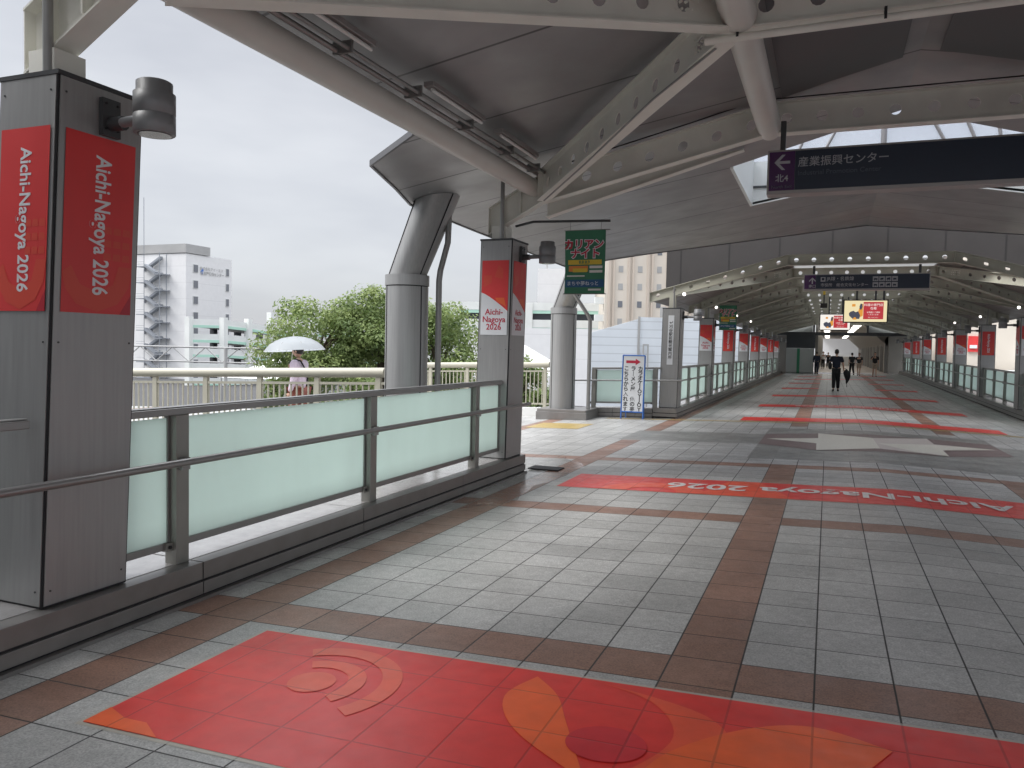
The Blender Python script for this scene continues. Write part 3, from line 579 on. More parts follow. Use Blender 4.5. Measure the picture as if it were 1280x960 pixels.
# ------------------------------------------------------------------ steel roof structure
def beam(mb, p0, p1, h, m='paint', fw=.16, r=.062, sp=.37, t=.012, holes=True, seg=12, flange=.014, ends=True):
    """perforated I-beam whose bottom edge runs p0->p1"""
    p0 = Vector(p0); p1 = Vector(p1); d = p1-p0; Ln = d.length; u = d.normalized(); n = u.cross(Vector((0, 0, 1))).normalized(); up = Vector((0, 0, 1))
    P = lambda a, c, b: p0+u*a+up*b+n*c
    k = max(1, int(Ln/sp)) if holes else 1; cw = Ln/k
    for i in range(k):
        a0 = i*cw; cx = a0+cw/2
        if not holes: mb.box(a0, a0+cw, -t/2, t/2, 0, h, m, lambda a, b, c: P(a, b, c)); continue
        vs = []; 
        for sd in (-t/2, t/2):
            inner = []; outer = []
            for q in range(seg):
                th = 2*math.pi*(q+.5)/seg; ct, st_ = math.cos(th), math.sin(th)
                inner.append(P(cx+r*ct, sd, h/2+r*st_)); kx = min((cw/2)/abs(ct) if abs(ct) > 1e-6 else 1e9, (h/2)/abs(st_) if abs(st_) > 1e-6 else 1e9)
                outer.append([cx+kx*ct, h/2+kx*st_])
            # snap corners
            for cxs, czs in ((-1, -1), (-1, 1), (1, -1), (1, 1)):
                tx, tz = cx+cxs*cw/2, h/2+czs*h/2; best = min(range(seg), key=lambda z: (outer[z][0]-tx)**2+(outer[z][1]-tz)**2); outer[best] = [tx, tz]
            outer = [P(o[0], sd, o[1]) for o in outer]; vs += inner+outer
        fs = []
        for q in range(seg):
            w = (q+1) % seg
            fs.append((q, w, seg+w, seg+q)); fs.append((2*seg+w, 2*seg+q, 3*seg+q, 3*seg+w)); fs.append((q, 2*seg+q, 2*seg+w, w))
        mb.add(vs, fs, m)
    mb.box(0, Ln, -fw/2, fw/2, -flange, 0, m, lambda a, b, c: P(a, b, c)); mb.box(0, Ln, -fw/2, fw/2, h, h+flange, m, lambda a, b, c: P(a, b, c))
    if ends:
        for a in (0, Ln-.01): mb.box(a, a+.01, -fw/2+.004, fw/2-.004, 0, h, m, lambda a, b, c: P(a, b, c))
    return mb
def bolts(mb, c, n, u, rows=3, cols=3, s=.055, r=.012):
    c = Vector(c); n = Vector(n).normalized(); u = Vector(u).normalized(); v = n.cross(u)
    for i in range(rows):
        for j in range(cols):
            p = c+u*(j-(cols-1)/2)*s+v*(i-(rows-1)/2)*s; mb.tube(p-n*.012, p+n*.012, r, 'paint', n=6)
EL = [(-4.30, 3.10), (-3.57, 3.50), (-.74, 4.16)]     # bottom profile X, Z of a plaza frame, left half
mir = lambda x: 2*XC-x
def plaza_frame(y, label):
    e = empty('roof_frame', (XC, y, 3), label, 'roof frame', 'pale steel roof frames over the near plaza')
    for sgn in (0, 1):
        X = (lambda x: x) if not sgn else mir
        c = MB(); beam(c, (X(EL[0][0]), y, EL[0][1]), (X(EL[1][0]), y, EL[1][1]), .34, holes=False)
        for q in (.25, .62): xx = EL[0][0]+(EL[1][0]-EL[0][0])*q; zz = EL[0][1]+(EL[1][1]-EL[0][1])*q; c.box(X(xx)-.007, X(xx)+.007, y-.078, y+.078, zz+.02, zz+.36, 'paint')
        c.build('eave_bracket', e)
        c = MB(); beam(c, (X(EL[1][0]), y, EL[1][1]), (X(EL[2][0]), y, EL[2][1]), .34); bolts(c, (X(-3.2), y, 3.75), (0, 1, 0), (1, 0, .24)); c.build('rafter', e)
        c = MB(); c.box(X(-4.13)-.1, X(-4.13)+.1, y-.1, y+.1, 2.95, 3.20, 'paint'); c.build('stub_column', e)
    c = MB(); beam(c, (EL[2][0], y, EL[2][1]), (mir(EL[2][0]), y, EL[2][1]), .34); bolts(c, (-.45, y, 4.33), (0, 1, 0), (1, 0, 0)); c.build('cross_beam', e)
    return e
plaza_frame(3.28, 'steel roof frame rising from the nearest pillar to the top of the picture')
plaza_frame(9.88, 'perforated steel roof frame above the poster pillar, behind the green banner')
def mid_truss(y, y0, y1, x0, z0, xn, zn, h, label, group, r=.062, m='paint'):
    e = empty('roof_truss', (XC, y, zn), label, 'roof truss', group)
    c = MB(); beam(c, (xn, y, zn), (mir(xn), y, zn), h, m, r=r); c.build('cross_beam', e)
    for X in ((lambda x: x), mir):
        for yy in (y0, y1):
            if yy is None: continue
            c = MB(); beam(c, (X(x0), yy, z0), (X(xn), y, zn), h, m, r=r); 
            a = Vector((X(x0), yy, z0)); b = Vector((X(xn), y, zn)); p = a.lerp(b, .87)+Vector((0, 0, h*.55)); dd = (b-a).normalized(); nn = dd.cross(Vector((0, 0, 1)))
            bolts(c, p, nn, dd, 3, 5); c.build('diagonal_brace', e)
    return e
mid_truss(6.58, 3.45, 9.72, -3.50, 3.50, -.74, 4.14, .34, 'steel cross beam and diagonal braces between the two near roof frames', 'pale steel braces over the near plaza')
e = empty('brace_beam', (-2.4, 11.2, 4), 'slanting perforated brace running from the near frame towards the skylight', 'brace')
c = MB(); pts_ = [((lambda v: v)(-3.55), 10.05, 3.34), ((lambda v: v)(-1.2), 11.6, 4.42), ((lambda v: v)(-1.2), 11.6, 4.44), ((lambda v: v)(-3.55), 10.05, 3.66)]; c.prism(pts_, (0, .014, 0), 'paint'); q_ = [(x_, y_, z_) for x_, y_, z_ in pts_[:2]]; c.prism([Vector(q_[0])+Vector((0, -.07, 0)), Vector(q_[1])+Vector((0, -.07, 0)), Vector(q_[1])+Vector((0, .08, 0)), Vector(q_[0])+Vector((0, .08, 0))], (0, 0, -.014), 'paint'); c.build('web', e)
e = empty('brace_beam', (4.0, 11.2, 4), 'slanting perforated brace on the right side under the skylight', 'brace')
c = MB(); pts_ = [(mir(-3.55), 10.05, 3.34), (mir(-1.2), 11.6, 4.42), (mir(-1.2), 11.6, 4.44), (mir(-3.55), 10.05, 3.66)]; c.prism(pts_, (0, .014, 0), 'paint'); q_ = [(x_, y_, z_) for x_, y_, z_ in pts_[:2]]; c.prism([Vector(q_[0])+Vector((0, -.07, 0)), Vector(q_[1])+Vector((0, -.07, 0)), Vector(q_[1])+Vector((0, .08, 0)), Vector(q_[0])+Vector((0, .08, 0))], (0, 0, -.014), 'paint'); c.build('web', e)
# tubes
def tubeobj(p0, p1, r, label, name='steel_tube', cat='steel tube', group='pale round roof tubes', m='tube'):
    c = MB(); c.tube(p0, p1, r, m, n=28); return c.build(name, label=label, cat=cat, group=group, loc=p0)
tubeobj((-3.68, 3.3, 3.70), (-3.68, 9.85, 3.69), .115, 'thick round eave tube slanting across the sky between the near frames')
tubeobj((-.74, 6.62, 4.22), (-.74, 9.95, 4.24), .135, 'short thick tube linking the cross beams near the picture top')
tubeobj((mir(-.74), 6.62, 4.22), (mir(-.74), 9.95, 4.24), .135, 'thick tube linking the cross beams beyond the right picture edge')
tubeobj((-.74, 3.3, 4.22), (-.74, 6.5, 4.22), .135, 'thick tube overhead running back from the nearest cross beam')
tubeobj((-3.68, -2.1, 3.70), (-3.68, 3.2, 3.70), .115, 'thick round eave tube above the nearest pillar, running towards the viewer')
c = MB(); c.tube((-1.0, 6.5, 4.05), (3.4, 6.5, 4.10), .03, 'paint'); 
for x in (-.75, .3, 1.5, 2.6): c.box(x-.01, x+.01, 6.47, 6.53, 4.05, 4.14, 'dark')
c.build('conduit_pipe', label='thin pipe under the cross beam at the top right', cat='pipe', loc=(-1, 6.5, 4.05))
# conduits and unlit strip lights above the eave tube
c = MB(); c.tube((-3.46, 3.4, 3.83), (-3.46, 9.7, 3.84), .018, 'rail', n=8); c.tube((-3.52, 3.4, 3.87), (-3.52, 9.7, 3.88), .013, 'darksteel', n=8)
c.tube((-3.57, 3.4, 3.83), (-3.57, 9.7, 3.83), .024, 'signframe', n=8)
for y in (4.1, 5.2, 6.3, 7.4, 8.5, 9.4): c.box(-3.60, -3.43, y-.012, y+.012, 3.80, 3.895, 'rail')
c.build('conduit_pipe', label='pair of thin conduits running above the eave tube', cat='pipe', loc=(-3.46, 3.4, 3.83))
for k, y in enumerate((4.25, 6.35, 7.95)):
    e = empty('strip_light', (-3.40, y, 3.86), '%s unlit strip light above the eave tube' % ['nearest', 'middle', 'farthest'][k], 'strip light', 'unlit strip lights above the eave tube')
    c = MB(); c.box(-3.44, -3.34, y, y+1.15, 3.90, 3.945, 'signframe'); c.build('housing', e, bevel=.004)
    c = MB(); c.tube((-3.37, y+.03, 3.875), (-3.37, y+1.12, 3.875), .016, 'white', n=10); c.build('lamp_tube', e)

c = MB(); c.path([(-3.5, 9.80, 3.90), (-2.6, 9.80, 4.12), (-1.6, 9.80, 4.36), (-.9, 9.80, 4.54), (.8, 9.80, 4.545), (2.4, 9.80, 4.545)], .008, 'dark', n=6)
c.build('cable', label='thin black cable clipped along the top of the frame with the green banner', cat='cable', loc=(-3.5, 9.8, 3.9))
c = MB(); c.path([(-3.42, 9.55, 3.46), (-2.6, 8.6, 3.66), (-1.6, 7.4, 3.92), (-.95, 6.75, 4.08)], .011, 'rail', n=6)
c.build('cable', label='grey cable following the long diagonal brace to the top centre', cat='cable', loc=(-3.4, 9.5, 3.5))
# ------------------------------------------------------------------ plaza roof with skylight
rz = lambda x: 4.82-.18*abs(x-XC)
rf = empty('canopy_roof', (XC, 10, 4.8), 'grey metal canopy roof over the near plaza with a raised skylight', 'roof')
SKX, SY0, SY1 = -1.5, 12.6, 15.9
SYM = 11.7
pcs = [[(-3.98, -2.2), (XC, -2.2), (XC, SYM), (SKX, SY0), (-5.83, SY0), (-5.73, 10.26), (-5.46, 9.37), (-5.17, 8.28), (-4.3, 7.74), (-3.98, 7.4)],
       [(-5.83, SY0), (SKX, SY0), (SKX, SY1), (-5.95, SY1)], [(-5.95, SY1), (SKX, SY1), (XC, SY1), (XC, 21.8), (-4.27, 19.16), (-6.04, 18.54)]]
bm = bmesh.new()
for pc in pcs:
    for X in ((lambda x: x), mir):
        q = [(X(x), y) for x, y in pc]
        if X is mir: q = q[::-1]
        bm.faces.new([bm.verts.new((x, y, rz(x))) for x, y in reversed(q)])
bmesh.ops.remove_doubles(bm, verts=bm.verts, dist=.001)
me = bpy.data.meshes.new('roof_panels'); bm.transform(Matrix.Translation(-rf.location)); bm.to_mesh(me); bm.free(); me.materials.append(M['roof'])
o = bpy.data.objects.new('roof_panels', me); COL.objects.link(o); o.parent = rf
sd = o.modifiers.new('thick', 'SOLIDIFY'); sd.thickness = .04; sd.offset = -1
# edge trim
c = MB()
ol = [(-3.98, -2.2), (-3.98, 7.4), (-4.3, 7.74), (-5.17, 8.28), (-5.46, 9.37), (-5.73, 10.26), (-5.83, SY0), (-5.95, SY1), (-6.04, 18.54), (-4.27, 19.16), (XC, 21.8)]
for X in ((lambda x: x), mir):
    for (x0, y0), (x1, y1) in zip(ol, ol[1:]):
        x0, x1 = X(x0), X(x1); d = Vector((x1-x0, y1-y0, 0)).normalized(); n = Vector((d.y, -d.x, 0))*(-.03 if X is not mir else .03)
        p = [Vector((x0, y0, rz(x0)-.02)), Vector((x1, y1, rz(x1)-.02)), Vector((x1, y1, rz(x1)+.05)), Vector((x0, y0, rz(x0)+.05))]
        c.prism(p, n, 'roofedge')
c.build('edge_trim', rf)
# ridge cover strip and dark shading panels near the ridge
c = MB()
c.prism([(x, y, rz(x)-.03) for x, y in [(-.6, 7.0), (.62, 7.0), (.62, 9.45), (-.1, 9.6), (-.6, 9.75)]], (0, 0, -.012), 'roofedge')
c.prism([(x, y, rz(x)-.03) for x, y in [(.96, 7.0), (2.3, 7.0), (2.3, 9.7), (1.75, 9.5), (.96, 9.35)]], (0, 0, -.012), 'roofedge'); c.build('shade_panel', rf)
# skylight: kerb walls, arched glazing, bars
sk = MB(); zt_ = 5.22
for X in ((lambda x: x), mir):
    x = X(SKX); sk.box(min(x, x-.05*(1 if X is mir else -1)), max(x, x-.05*(1 if X is mir else -1)), SY0, SY1, rz(x)-.02, zt_, 'pwhite')
y = SY1; p = [(SKX, y, rz(SKX)-.02), (XC, y, rz(XC)-.02), (mir(SKX), y, rz(SKX)-.02), (mir(SKX), y, zt_), (SKX, y, zt_)]; sk.prism(p, (0, .05, 0), 'pwhite')
sk.box(SKX+.05, mir(SKX)-.05, SY1-.03, SY1, 4.66+.06, 4.70+.06, 'darksteel')
skb = sk.build('skylight_kerb', rf)
arc = [(XC+(SKX-XC)*math.cos(math.pi*i/12), zt_+1.05*math.sin(math.pi*i/12)) for i in range(13)]
gl = MB()
for (x0, z0), (x1, z1) in zip(arc, arc[1:]): gl.box(0, 1, 0, 1, 0, 1, 'skyglass', lambda a, b, c_: Vector((x0+(x1-x0)*a, SYM-.1+(SY1-SYM+.1)*b, z0+(z1-z0)*a+.012*c_)))
gl.prism([(x, SY1, z) for x, z in arc], (0, .012, 0), 'skyglass'); gl.build('skylight_glass', rf)
br = MB()
def bar(p, q, w=.06): br.tube(p, q, w/2, 'signframe', n=6)
for (x0, z0), (x1, z1) in zip(arc, arc[1:]):
    for y in (SYM-.1, SY1-.02): bar((x0, y, z0), (x1, y, z1), .07)
bar((XC, SY1-.04, zt_), (XC, SY1-.04, zt_+1.05), .1)
for s_ in (-1, 1):
    for a, b in ((.55, 1.05), (1.15, 1.5), (1.75, 1.85)): bar((XC+s_*a, SY1-.04, zt_+1.0*math.sqrt(max(0, 1-(a/2.3)**2))), (XC+s_*b, SY1-.04, zt_), .06)
for i in (2, 4, 6, 8, 10): bar((arc[i][0], SYM-.1, arc[i][1]), (arc[i][0], SY1, arc[i][1]), .05)
for i, (a, b) in enumerate(((arc[3], arc[6]), (arc[6], arc[9]))): bar((a[0], SYM, a[1]), (b[0], SY1, b[1]), .05)
br.build('skylight_bar', rf)
# added panel, its near-black colour stands in for shade between the two roofs
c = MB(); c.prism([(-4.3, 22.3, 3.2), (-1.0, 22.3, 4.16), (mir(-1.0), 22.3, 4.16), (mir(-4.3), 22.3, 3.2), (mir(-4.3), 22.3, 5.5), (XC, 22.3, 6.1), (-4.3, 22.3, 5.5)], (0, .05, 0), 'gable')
c.build('gap_shade_panel', label='dark panel standing in for the shaded gap above the first tunnel frame', cat='gable panel', loc=(XC, 22.3, 4.2))

# ------------------------------------------------------------------ tunnel roof and frames
tp = [(-4.55, 2.78), (-1.0, 3.72)]
for k in range(NP):
    y = T0+.3+k*TSP
    e = empty('roof_frame', (XC, y, 3), '%s perforated roof frame of the covered tunnel, counted from the near end' % ORD[k], 'roof frame', 'perforated roof frames of the tunnel')
    for X in ((lambda x: x), mir):
        c = MB(); beam(c, (X(-4.35), y, 2.83), (X(-1.0), y, 3.72), .23, 'paint_t', r=.05, sp=.42, seg=8, fw=.13); c.build('rafter', e)
        c = MB(); c.box(X(-3.75)-.08, X(-3.75)+.08, y-.08, y+.08, 2.6, 2.99, 'paint_t'); c.build('stub_column', e)
    c = MB(); beam(c, (-1.0, y, 3.72), (mir(-1.0), y, 3.72), .23, 'paint_t', r=.055, sp=.38, seg=8, fw=.13); c.build('cross_beam', e)
    # round downlights on the rafters (lit)
    for X, sd in (((lambda x: x), 'left'), (mir, 'right')) if k < 4 else ():
        l = empty('downlight', (X(-3.45), y-.09, 2.98), 'small round lit lamp on the %s rafter of the %s tunnel frame' % (sd, ORD[k]), 'lamp', 'small round lamps on the tunnel rafters')
        q = MB(); q.tube((X(-3.45), y-.075, 3.02), (X(-3.45), y-.11, 3.02), .05, 'signframe', n=14); q.build('housing', l)
        q = MB(); q.ball((X(-3.45), y-.12, 3.02), .042, 'lightbox', n=12, sc=(1, .5, 1)); q.build('bulb', l)
for k in range(NP-1):
    y = T0+.3+(k+.5)*TSP
    mid_truss(y, y-TSP/2+.08, y+TSP/2-.08, -3.95, 2.95, -1.0, 3.70, .23, 'cross beam and diagonal braces between tunnel frames %s and %s' % (ORD[k], ORD[k+1]), 'diagonal brace sets of the tunnel roof', r=.05, m='paint_t')
tr = empty('tunnel_roof', (XC, 45, 3.9), 'ribbed roof of the covered tunnel with pale light panels along its middle', 'roof')
for X, nm in (((lambda x: x), 'l'), (mir, 'r')):
    c = MB(); p = [(X(-4.75), 22.32, 2.98), (X(-1.0), 22.32, 4.0), (X(-1.0), 22.32, 4.08), (X(-4.75), 22.32, 3.06)]; c.prism(p, (0, 45.2, 0), 't_roof'); c.build('roof_panel', tr)
c = MB(); c.box(-1.0, mir(-1.0), 22.36, 67.5, 4.03, 4.045, 'polyc'); c.build('light_panel', tr)

# ------------------------------------------------------------------ round leaning columns
def rcol(x, y, zb, zv, top, r, label):
    e = empty('round_column', (x, y, zb), label, 'column', 'round steel clad columns')
    c = MB(); c.lathe([(r*1.0, zb), (r, zv-.17)], (x, y, 0), 'steel', 36); c.lathe([(r+.012, zv-.155), (r+.012, zv)], (x, y, 0), 'steel', 36); c.lathe([(r-.012, zb), (r-.012, zv-.005)], (x, y, 0), 'dark', 36)
    c.build('shaft', e)
    t = Vector(top); b0 = Vector((x, y, zv)); c = MB(); n = 36; vs = []
    for q, (pc, rr) in enumerate(((b0, r-.03), (t, r+.02))):
        for i in range(n): th = 2*math.pi*i/n; vs.append(pc+Vector((rr*math.cos(th), rr*math.sin(th), 0)) if q == 0 else Vector((t.x+rr*math.cos(th), t.y+rr*math.sin(th), rz(t.x+rr*math.cos(th))-.005)))
    c.add(vs, [(i, (i+1) % n, n+(i+1) % n, n+i) for i in range(n)], 'steel', True); c.add([v for v in vs[:n]], [tuple(range(n))], 'dark'); c.build('leaning_shaft', e)
    c = MB()
    for th in (-2.25, -.35):
        p = Vector((x+(r+.001)*math.cos(th), y+(r+.001)*math.sin(th), 0)); q = t+Vector(((r+.025)*math.cos(th), (r+.025)*math.sin(th), 0))
        c.tube((p.x, p.y, zb+.01), (p.x, p.y, zv-.165), .009, 'dark', n=6)
        b1 = b0+Vector(((r-.03)*math.cos(th), (r-.03)*math.sin(th), 0)); c.tube(b1, (q.x, q.y, rz(q.x)-.01), .009, 'dark', n=6)
    c.build('seam', e); return e
rcol(-5.83, 10.35, -.2, 2.62, (-5.36, 10.35, 3.68), .315, 'nearer round steel column leaning at its top, left of the poster pillar')
rcol(-6.34, 19.4, -.2, 2.62, (-5.80, 19.0, 3.6), .33, 'farther round steel column leaning at its top, behind the green banner')
c = MB(); c.box(-6.85, -5.52, 18.85, 19.98, -.26, -.02, 'steel_kerb'); c.box(-6.83, -5.54, 18.87, 19.96, -.019, .05, 'steel_kerb'); c.build('column_plinth', label='steel clad plinth under the farther round column', cat='plinth', loc=(-6.2, 19.4, -.2), bevel=.006)
c = MB(); c.path([(-5.62, 19.35, -.1), (-5.62, 19.35, 2.3), (-5.68, 19.3, 2.45), (-6.0, 19.05, 3.0), (-5.95, 18.9, 3.5)], .05, 'rail'); c.build('drain_pipe', label='thin bent drain pipe on the farther round column', cat='pipe', loc=(-5.6, 19.3, -.1))
c = MB(); c.path([(-5.38, 10.5, -.1), (-5.38, 10.5, 2.55), (-5.36, 10.5, 2.7), (-5.22, 10.45, 3.1), (-5.20, 10.45, 3.73)], .045, 'rail'); c.build('drain_pipe', label='thin bent drain pipe right of the nearer round column', cat='pipe', loc=(-5.38, 10.5, -.1))

# ------------------------------------------------------------------ beige railings of the side walkway
def beige_rail(x0, x1, y, label, tube_z=1.37, base=.0):
    e = empty('beige_railing', ((x0+x1)/2, y, fz((x0+x1)/2, 0)), label, 'railing', 'beige railings of the side walkway')
    T = lambda a, b, h: Vector((a, y+b, fz(a, 0)+h))
    c = MB(); c.tube(T(x0, 0, tube_z), T(x1, 0, tube_z), .078, 'beige_rail', n=20); c.build('top_tube', e)
    c = MB(); c.box(x0, x1, -.02, .02, tube_z-.19, tube_z-.15, 'beige_rail', T); c.box(x0, x1, -.02, .02, .30, .34, 'beige_rail', T); c.build('rail_bar', e)
    n = int((x1-x0)/1.15); 
    for i in range(n+1):
        x = x1-.12-i*1.15; c = MB(); c.box(x-.045, x+.045, -.03, .03, base, tube_z-.07, 'beige_rail', T); c.build('post', e)
    m_ = int((x1-x0)/.115); c = MB()
    for i in range(m_): x = x0+.06+i*.115; c.box(x-.011, x+.011, -.011, .011, .34, tube_z-.19, 'beige_rail', T)
    c.build('balusters', e)
    c = MB(); c.box(x0, x1, -.12, .12, -.3, .22, 'white', T); c.build('kerb', e)
beige_rail(-20, -6.42, 10.75, 'beige tubular railing of the side walkway at the left, in front of the umbrella man')
beige_rail(-11.3, -6.9, 20.0, 'beige tubular railing seen through the gap right of the poster pillar')

# ------------------------------------------------------------------ signs and screens
def hang_sign(x0, x1, y, z0, z1, label, purple, content, hang_top, xh):
    e = empty('hanging_sign', ((x0+x1)/2, y, z0), label, 'overhead sign', 'overhead guide signs')
    c = MB(); c.box(x0, x1, y, y+.22, z0, z1, 'signframe'); c.build('housing', e, bevel=.006)
    f = .022; c = MB(); c.box(x0+f+purple, x1-f, y-.006, y-.001, z0+f*1.8, z1-f, 'navy'); c.build('face_panel', e)
    c = MB(); c.box(x0+f, x0+f+purple-.002, y-.006, y-.001, z0+f*1.8, z1-f, 'purple'); c.build('direction_panel', e)
    for fn in content: c = MB(); fn(c, y-.008); c.build('lettering', e)
    for x in xh:
        c = MB(); c.box(x-.028, x+.028, y+.06, y+.12, z1, hang_top, 'darksteel'); c.build('hanger', e)
def arrow(c, x, z, s, ang, y, m='signink'):
    ca, sa = math.cos(ang), math.sin(ang); T = lambda p, q, d=0: (x+s*(p*ca-q*sa), y-d, z+s*(p*sa+q*ca))
    c.flat([T(-.5, -.09), (T(.42, -.09)), T(.42, .09), T(-.5, .09)], m)
    for k in (1, -1):
        dd = .0012 if k > 0 else .0024; q = [T(.5, 0, dd), T(.02, .5*k, dd), T(-.2, .5*k, dd), T(.26, 0, dd)]; c.flat(q if k > 0 else q[::-1], m)
def txt(c, s, size, x, z, y, m='signink', align='LEFT', bold=.01):
    c.merge(text_mb(s, size, m, align=align, bold=bold), frame((x, y, z), (1, 0, 0), (0, 0, 1)))
def c1(c, y):
    arrow(c, -.548, 3.69, .165, math.pi, y); txt(c, '北4', .092, -.548, 3.52, y, align='CENTER'); txt(c, 'North Exit', .05, -.548, 3.425, y, 'signdim', 'CENTER', 0)
    txt(c, '産業振興センター', .114, -.385, 3.685, y, bold=.004); txt(c, 'Industrial Promotion Center', .072, -.385, 3.565, y, 'signdim', bold=0)
hang_sign(-.705, 2.30, 9.3, 3.345, 3.83, 'large dark hanging guide sign with a left arrow under the skylight', .27, (c1,), 4.16, (-.55, 2.1))
X0, Z = -.58, 3.335
def c2a(c, y):
    arrow(c, X0+.15, Z+.045, .155, math.pi/2, y); txt(c, '南口', .085, X0+.15, Z-.09, y, align='CENTER'); txt(c, 'South Exit', .032, X0+.15, Z-.15, y, 'signdim', 'CENTER', 0)
def c2b(c, y):
    c.flat([(X0+.34, y, Z+.02), (X0+.45, y, Z+.02), (X0+.45, y, Z+.13), (X0+.34, y, Z+.13)], 'signink'); c.flat([(X0+.365, y-.001, Z+.05), (X0+.425, y-.001, Z+.05), (X0+.425, y-.001, Z+.11), (X0+.365, y-.001, Z+.11)], 'navy')
    txt(c, 'JR線・名鉄線', .105, X0+.48, Z+.085, y); txt(c, 'JR Line · Meitetsu Line', .04, X0+.48, Z+.022, y, 'signdim', bold=0)
    txt(c, '市役所', .09, X0+.34, Z-.06, y); txt(c, '総合文化センター', .09, X0+.70, Z-.06, y); txt(c, 'City Hall', .035, X0+.34, Z-.125, y, 'signdim', bold=0); txt(c, 'Culture Center', .035, X0+.70, Z-.125, y, 'signdim', bold=0)
def c2c(c, y):
    for r_ in range(2):
        for q in range(4):
            x = X0+1.51+q*.14; z = Z+.018-r_*.14
            c.flat([(x, y, z), (x+.125, y, z), (x+.125, y, z+.115), (x, y, z+.115)], 'signink')
            c.flat([(x+.02, y-.001, z+.035), (x+.105-.02*(q % 2), y-.001, z+.035), (x+.10, y-.001, z+.07+.01*(q % 3)), (x+.03, y-.001, z+.075)], 'navy')
            for w in (.035, .08): c.flat([(x+w, y-.001, z+.015), (x+w+.016, y-.001, z+.015), (x+w+.016, y-.001, z+.031), (x+w, y-.001, z+.031)], 'navy')
hang_sign(-.635, 2.17, 21.0, 3.14, 3.54, 'dark hanging guide sign with an up arrow at the tunnel mouth', .26, (c2a, c2b, c2c), 3.75, (-.4, 1.95))
def screen(x0, x1, y, z0, z1, label, white):
    e = empty('hanging_screen', ((x0+x1)/2, y, z0), label, 'screen', 'hanging advertising screens')
    c = MB(); c.box(x0, x1, y, y+.12, z0, z1, 'black'); c.build('housing', e, bevel=.006)
    w, h = x1-x0, z1-z0; f = .03; X = lambda u: x0+f+(w-2*f)*u; Z = lambda v: z0+f+(h-2*f)*v; c = MB()
    def q(u0, u1, v0, v1, m, d): c.flat([(X(u0), y-d, Z(v0)), (X(u1), y-d, Z(v0)), (X(u1), y-d, Z(v1)), (X(u0), y-d, Z(v1))], m)
    q(0, 1, 0, 1, white, .002)
    for u in (.36, .42): pass
    c.flat([(X(u), y-.003, Z(v)) for u, v in [(.30, .3), (.36, .2), (.44, .28), (.44, .85), (.38, .8), (.33, .5)]], 'scr_o')
    c.flat([(X(u), y-.004, Z(v)) for u, v in [(.12, .28), (.2, .14), (.36, .13), (.38, .3), (.33, .5), (.27, .45), (.22, .52), (.15, .48), (.11, .4)]], 'scr_d')
    c.flat([(X(u), y-.004, Z(v)) for u, v in [(.36, .6), (.40, .56), (.43, .7), (.42, .85), (.38, .86), (.355, .72)]], 'scr_d')
    c.flat([(X(u), y-.005, Z(v)) for u, v in [(.2, .1), (.3, .1), (.27, .22), (.23, .2)]], 'scr_o'); q(.18, .26, .72, .84, 'scr_o', .003)
    q(.45, .92, .12, .94, 'scr_r', .004)
    for s_, v, sz in (('料理の専門店', .80, .10), ('在籍', .64, .10), ('お気軽にご相談', .45, .06), ('くださいませ', .34, .055), ('詳しくはこちら', .2, .045)):
        c.merge(text_mb(s_, sz*w/1.1*.78, 'scr_w2', bold=.0), frame((X(.685), y-.006, Z(v)), (1, 0, 0), (0, 0, 1)))
    c.build('picture', e)
    for xx in (x0+w*.3, x0+w*.72, x0+w*.9): c = MB(); c.box(xx-.025, xx+.025, y+.04, y+.09, z1, 3.74, 'darksteel'); c.build('hanger', e)
screen(.335, 1.45, 23.5, 2.44, 3.07, 'nearer lit advertising screen under the tunnel roof', 'scr_w')
screen(-.36, .75, 32.6, 2.47, 3.10, 'farther lit advertising screen, partly behind the nearer one', 'scr_w2')
e = empty('camera_box', (-.2, 26.0, 3.2), 'black security camera on a yellow tagged pole above the farther screen', 'security camera')
c = MB(); c.box(-.28, -.08, 26, 26.2, 2.98, 3.12, 'black'); c.build('body', e, bevel=.01); c = MB(); c.box(-.20, -.16, 26.05, 26.1, 3.12, 3.74, 'darksteel'); c.box(-.215, -.145, 26.03, 26.12, 3.38, 3.6, 'yellow'); c.build('pole', e)

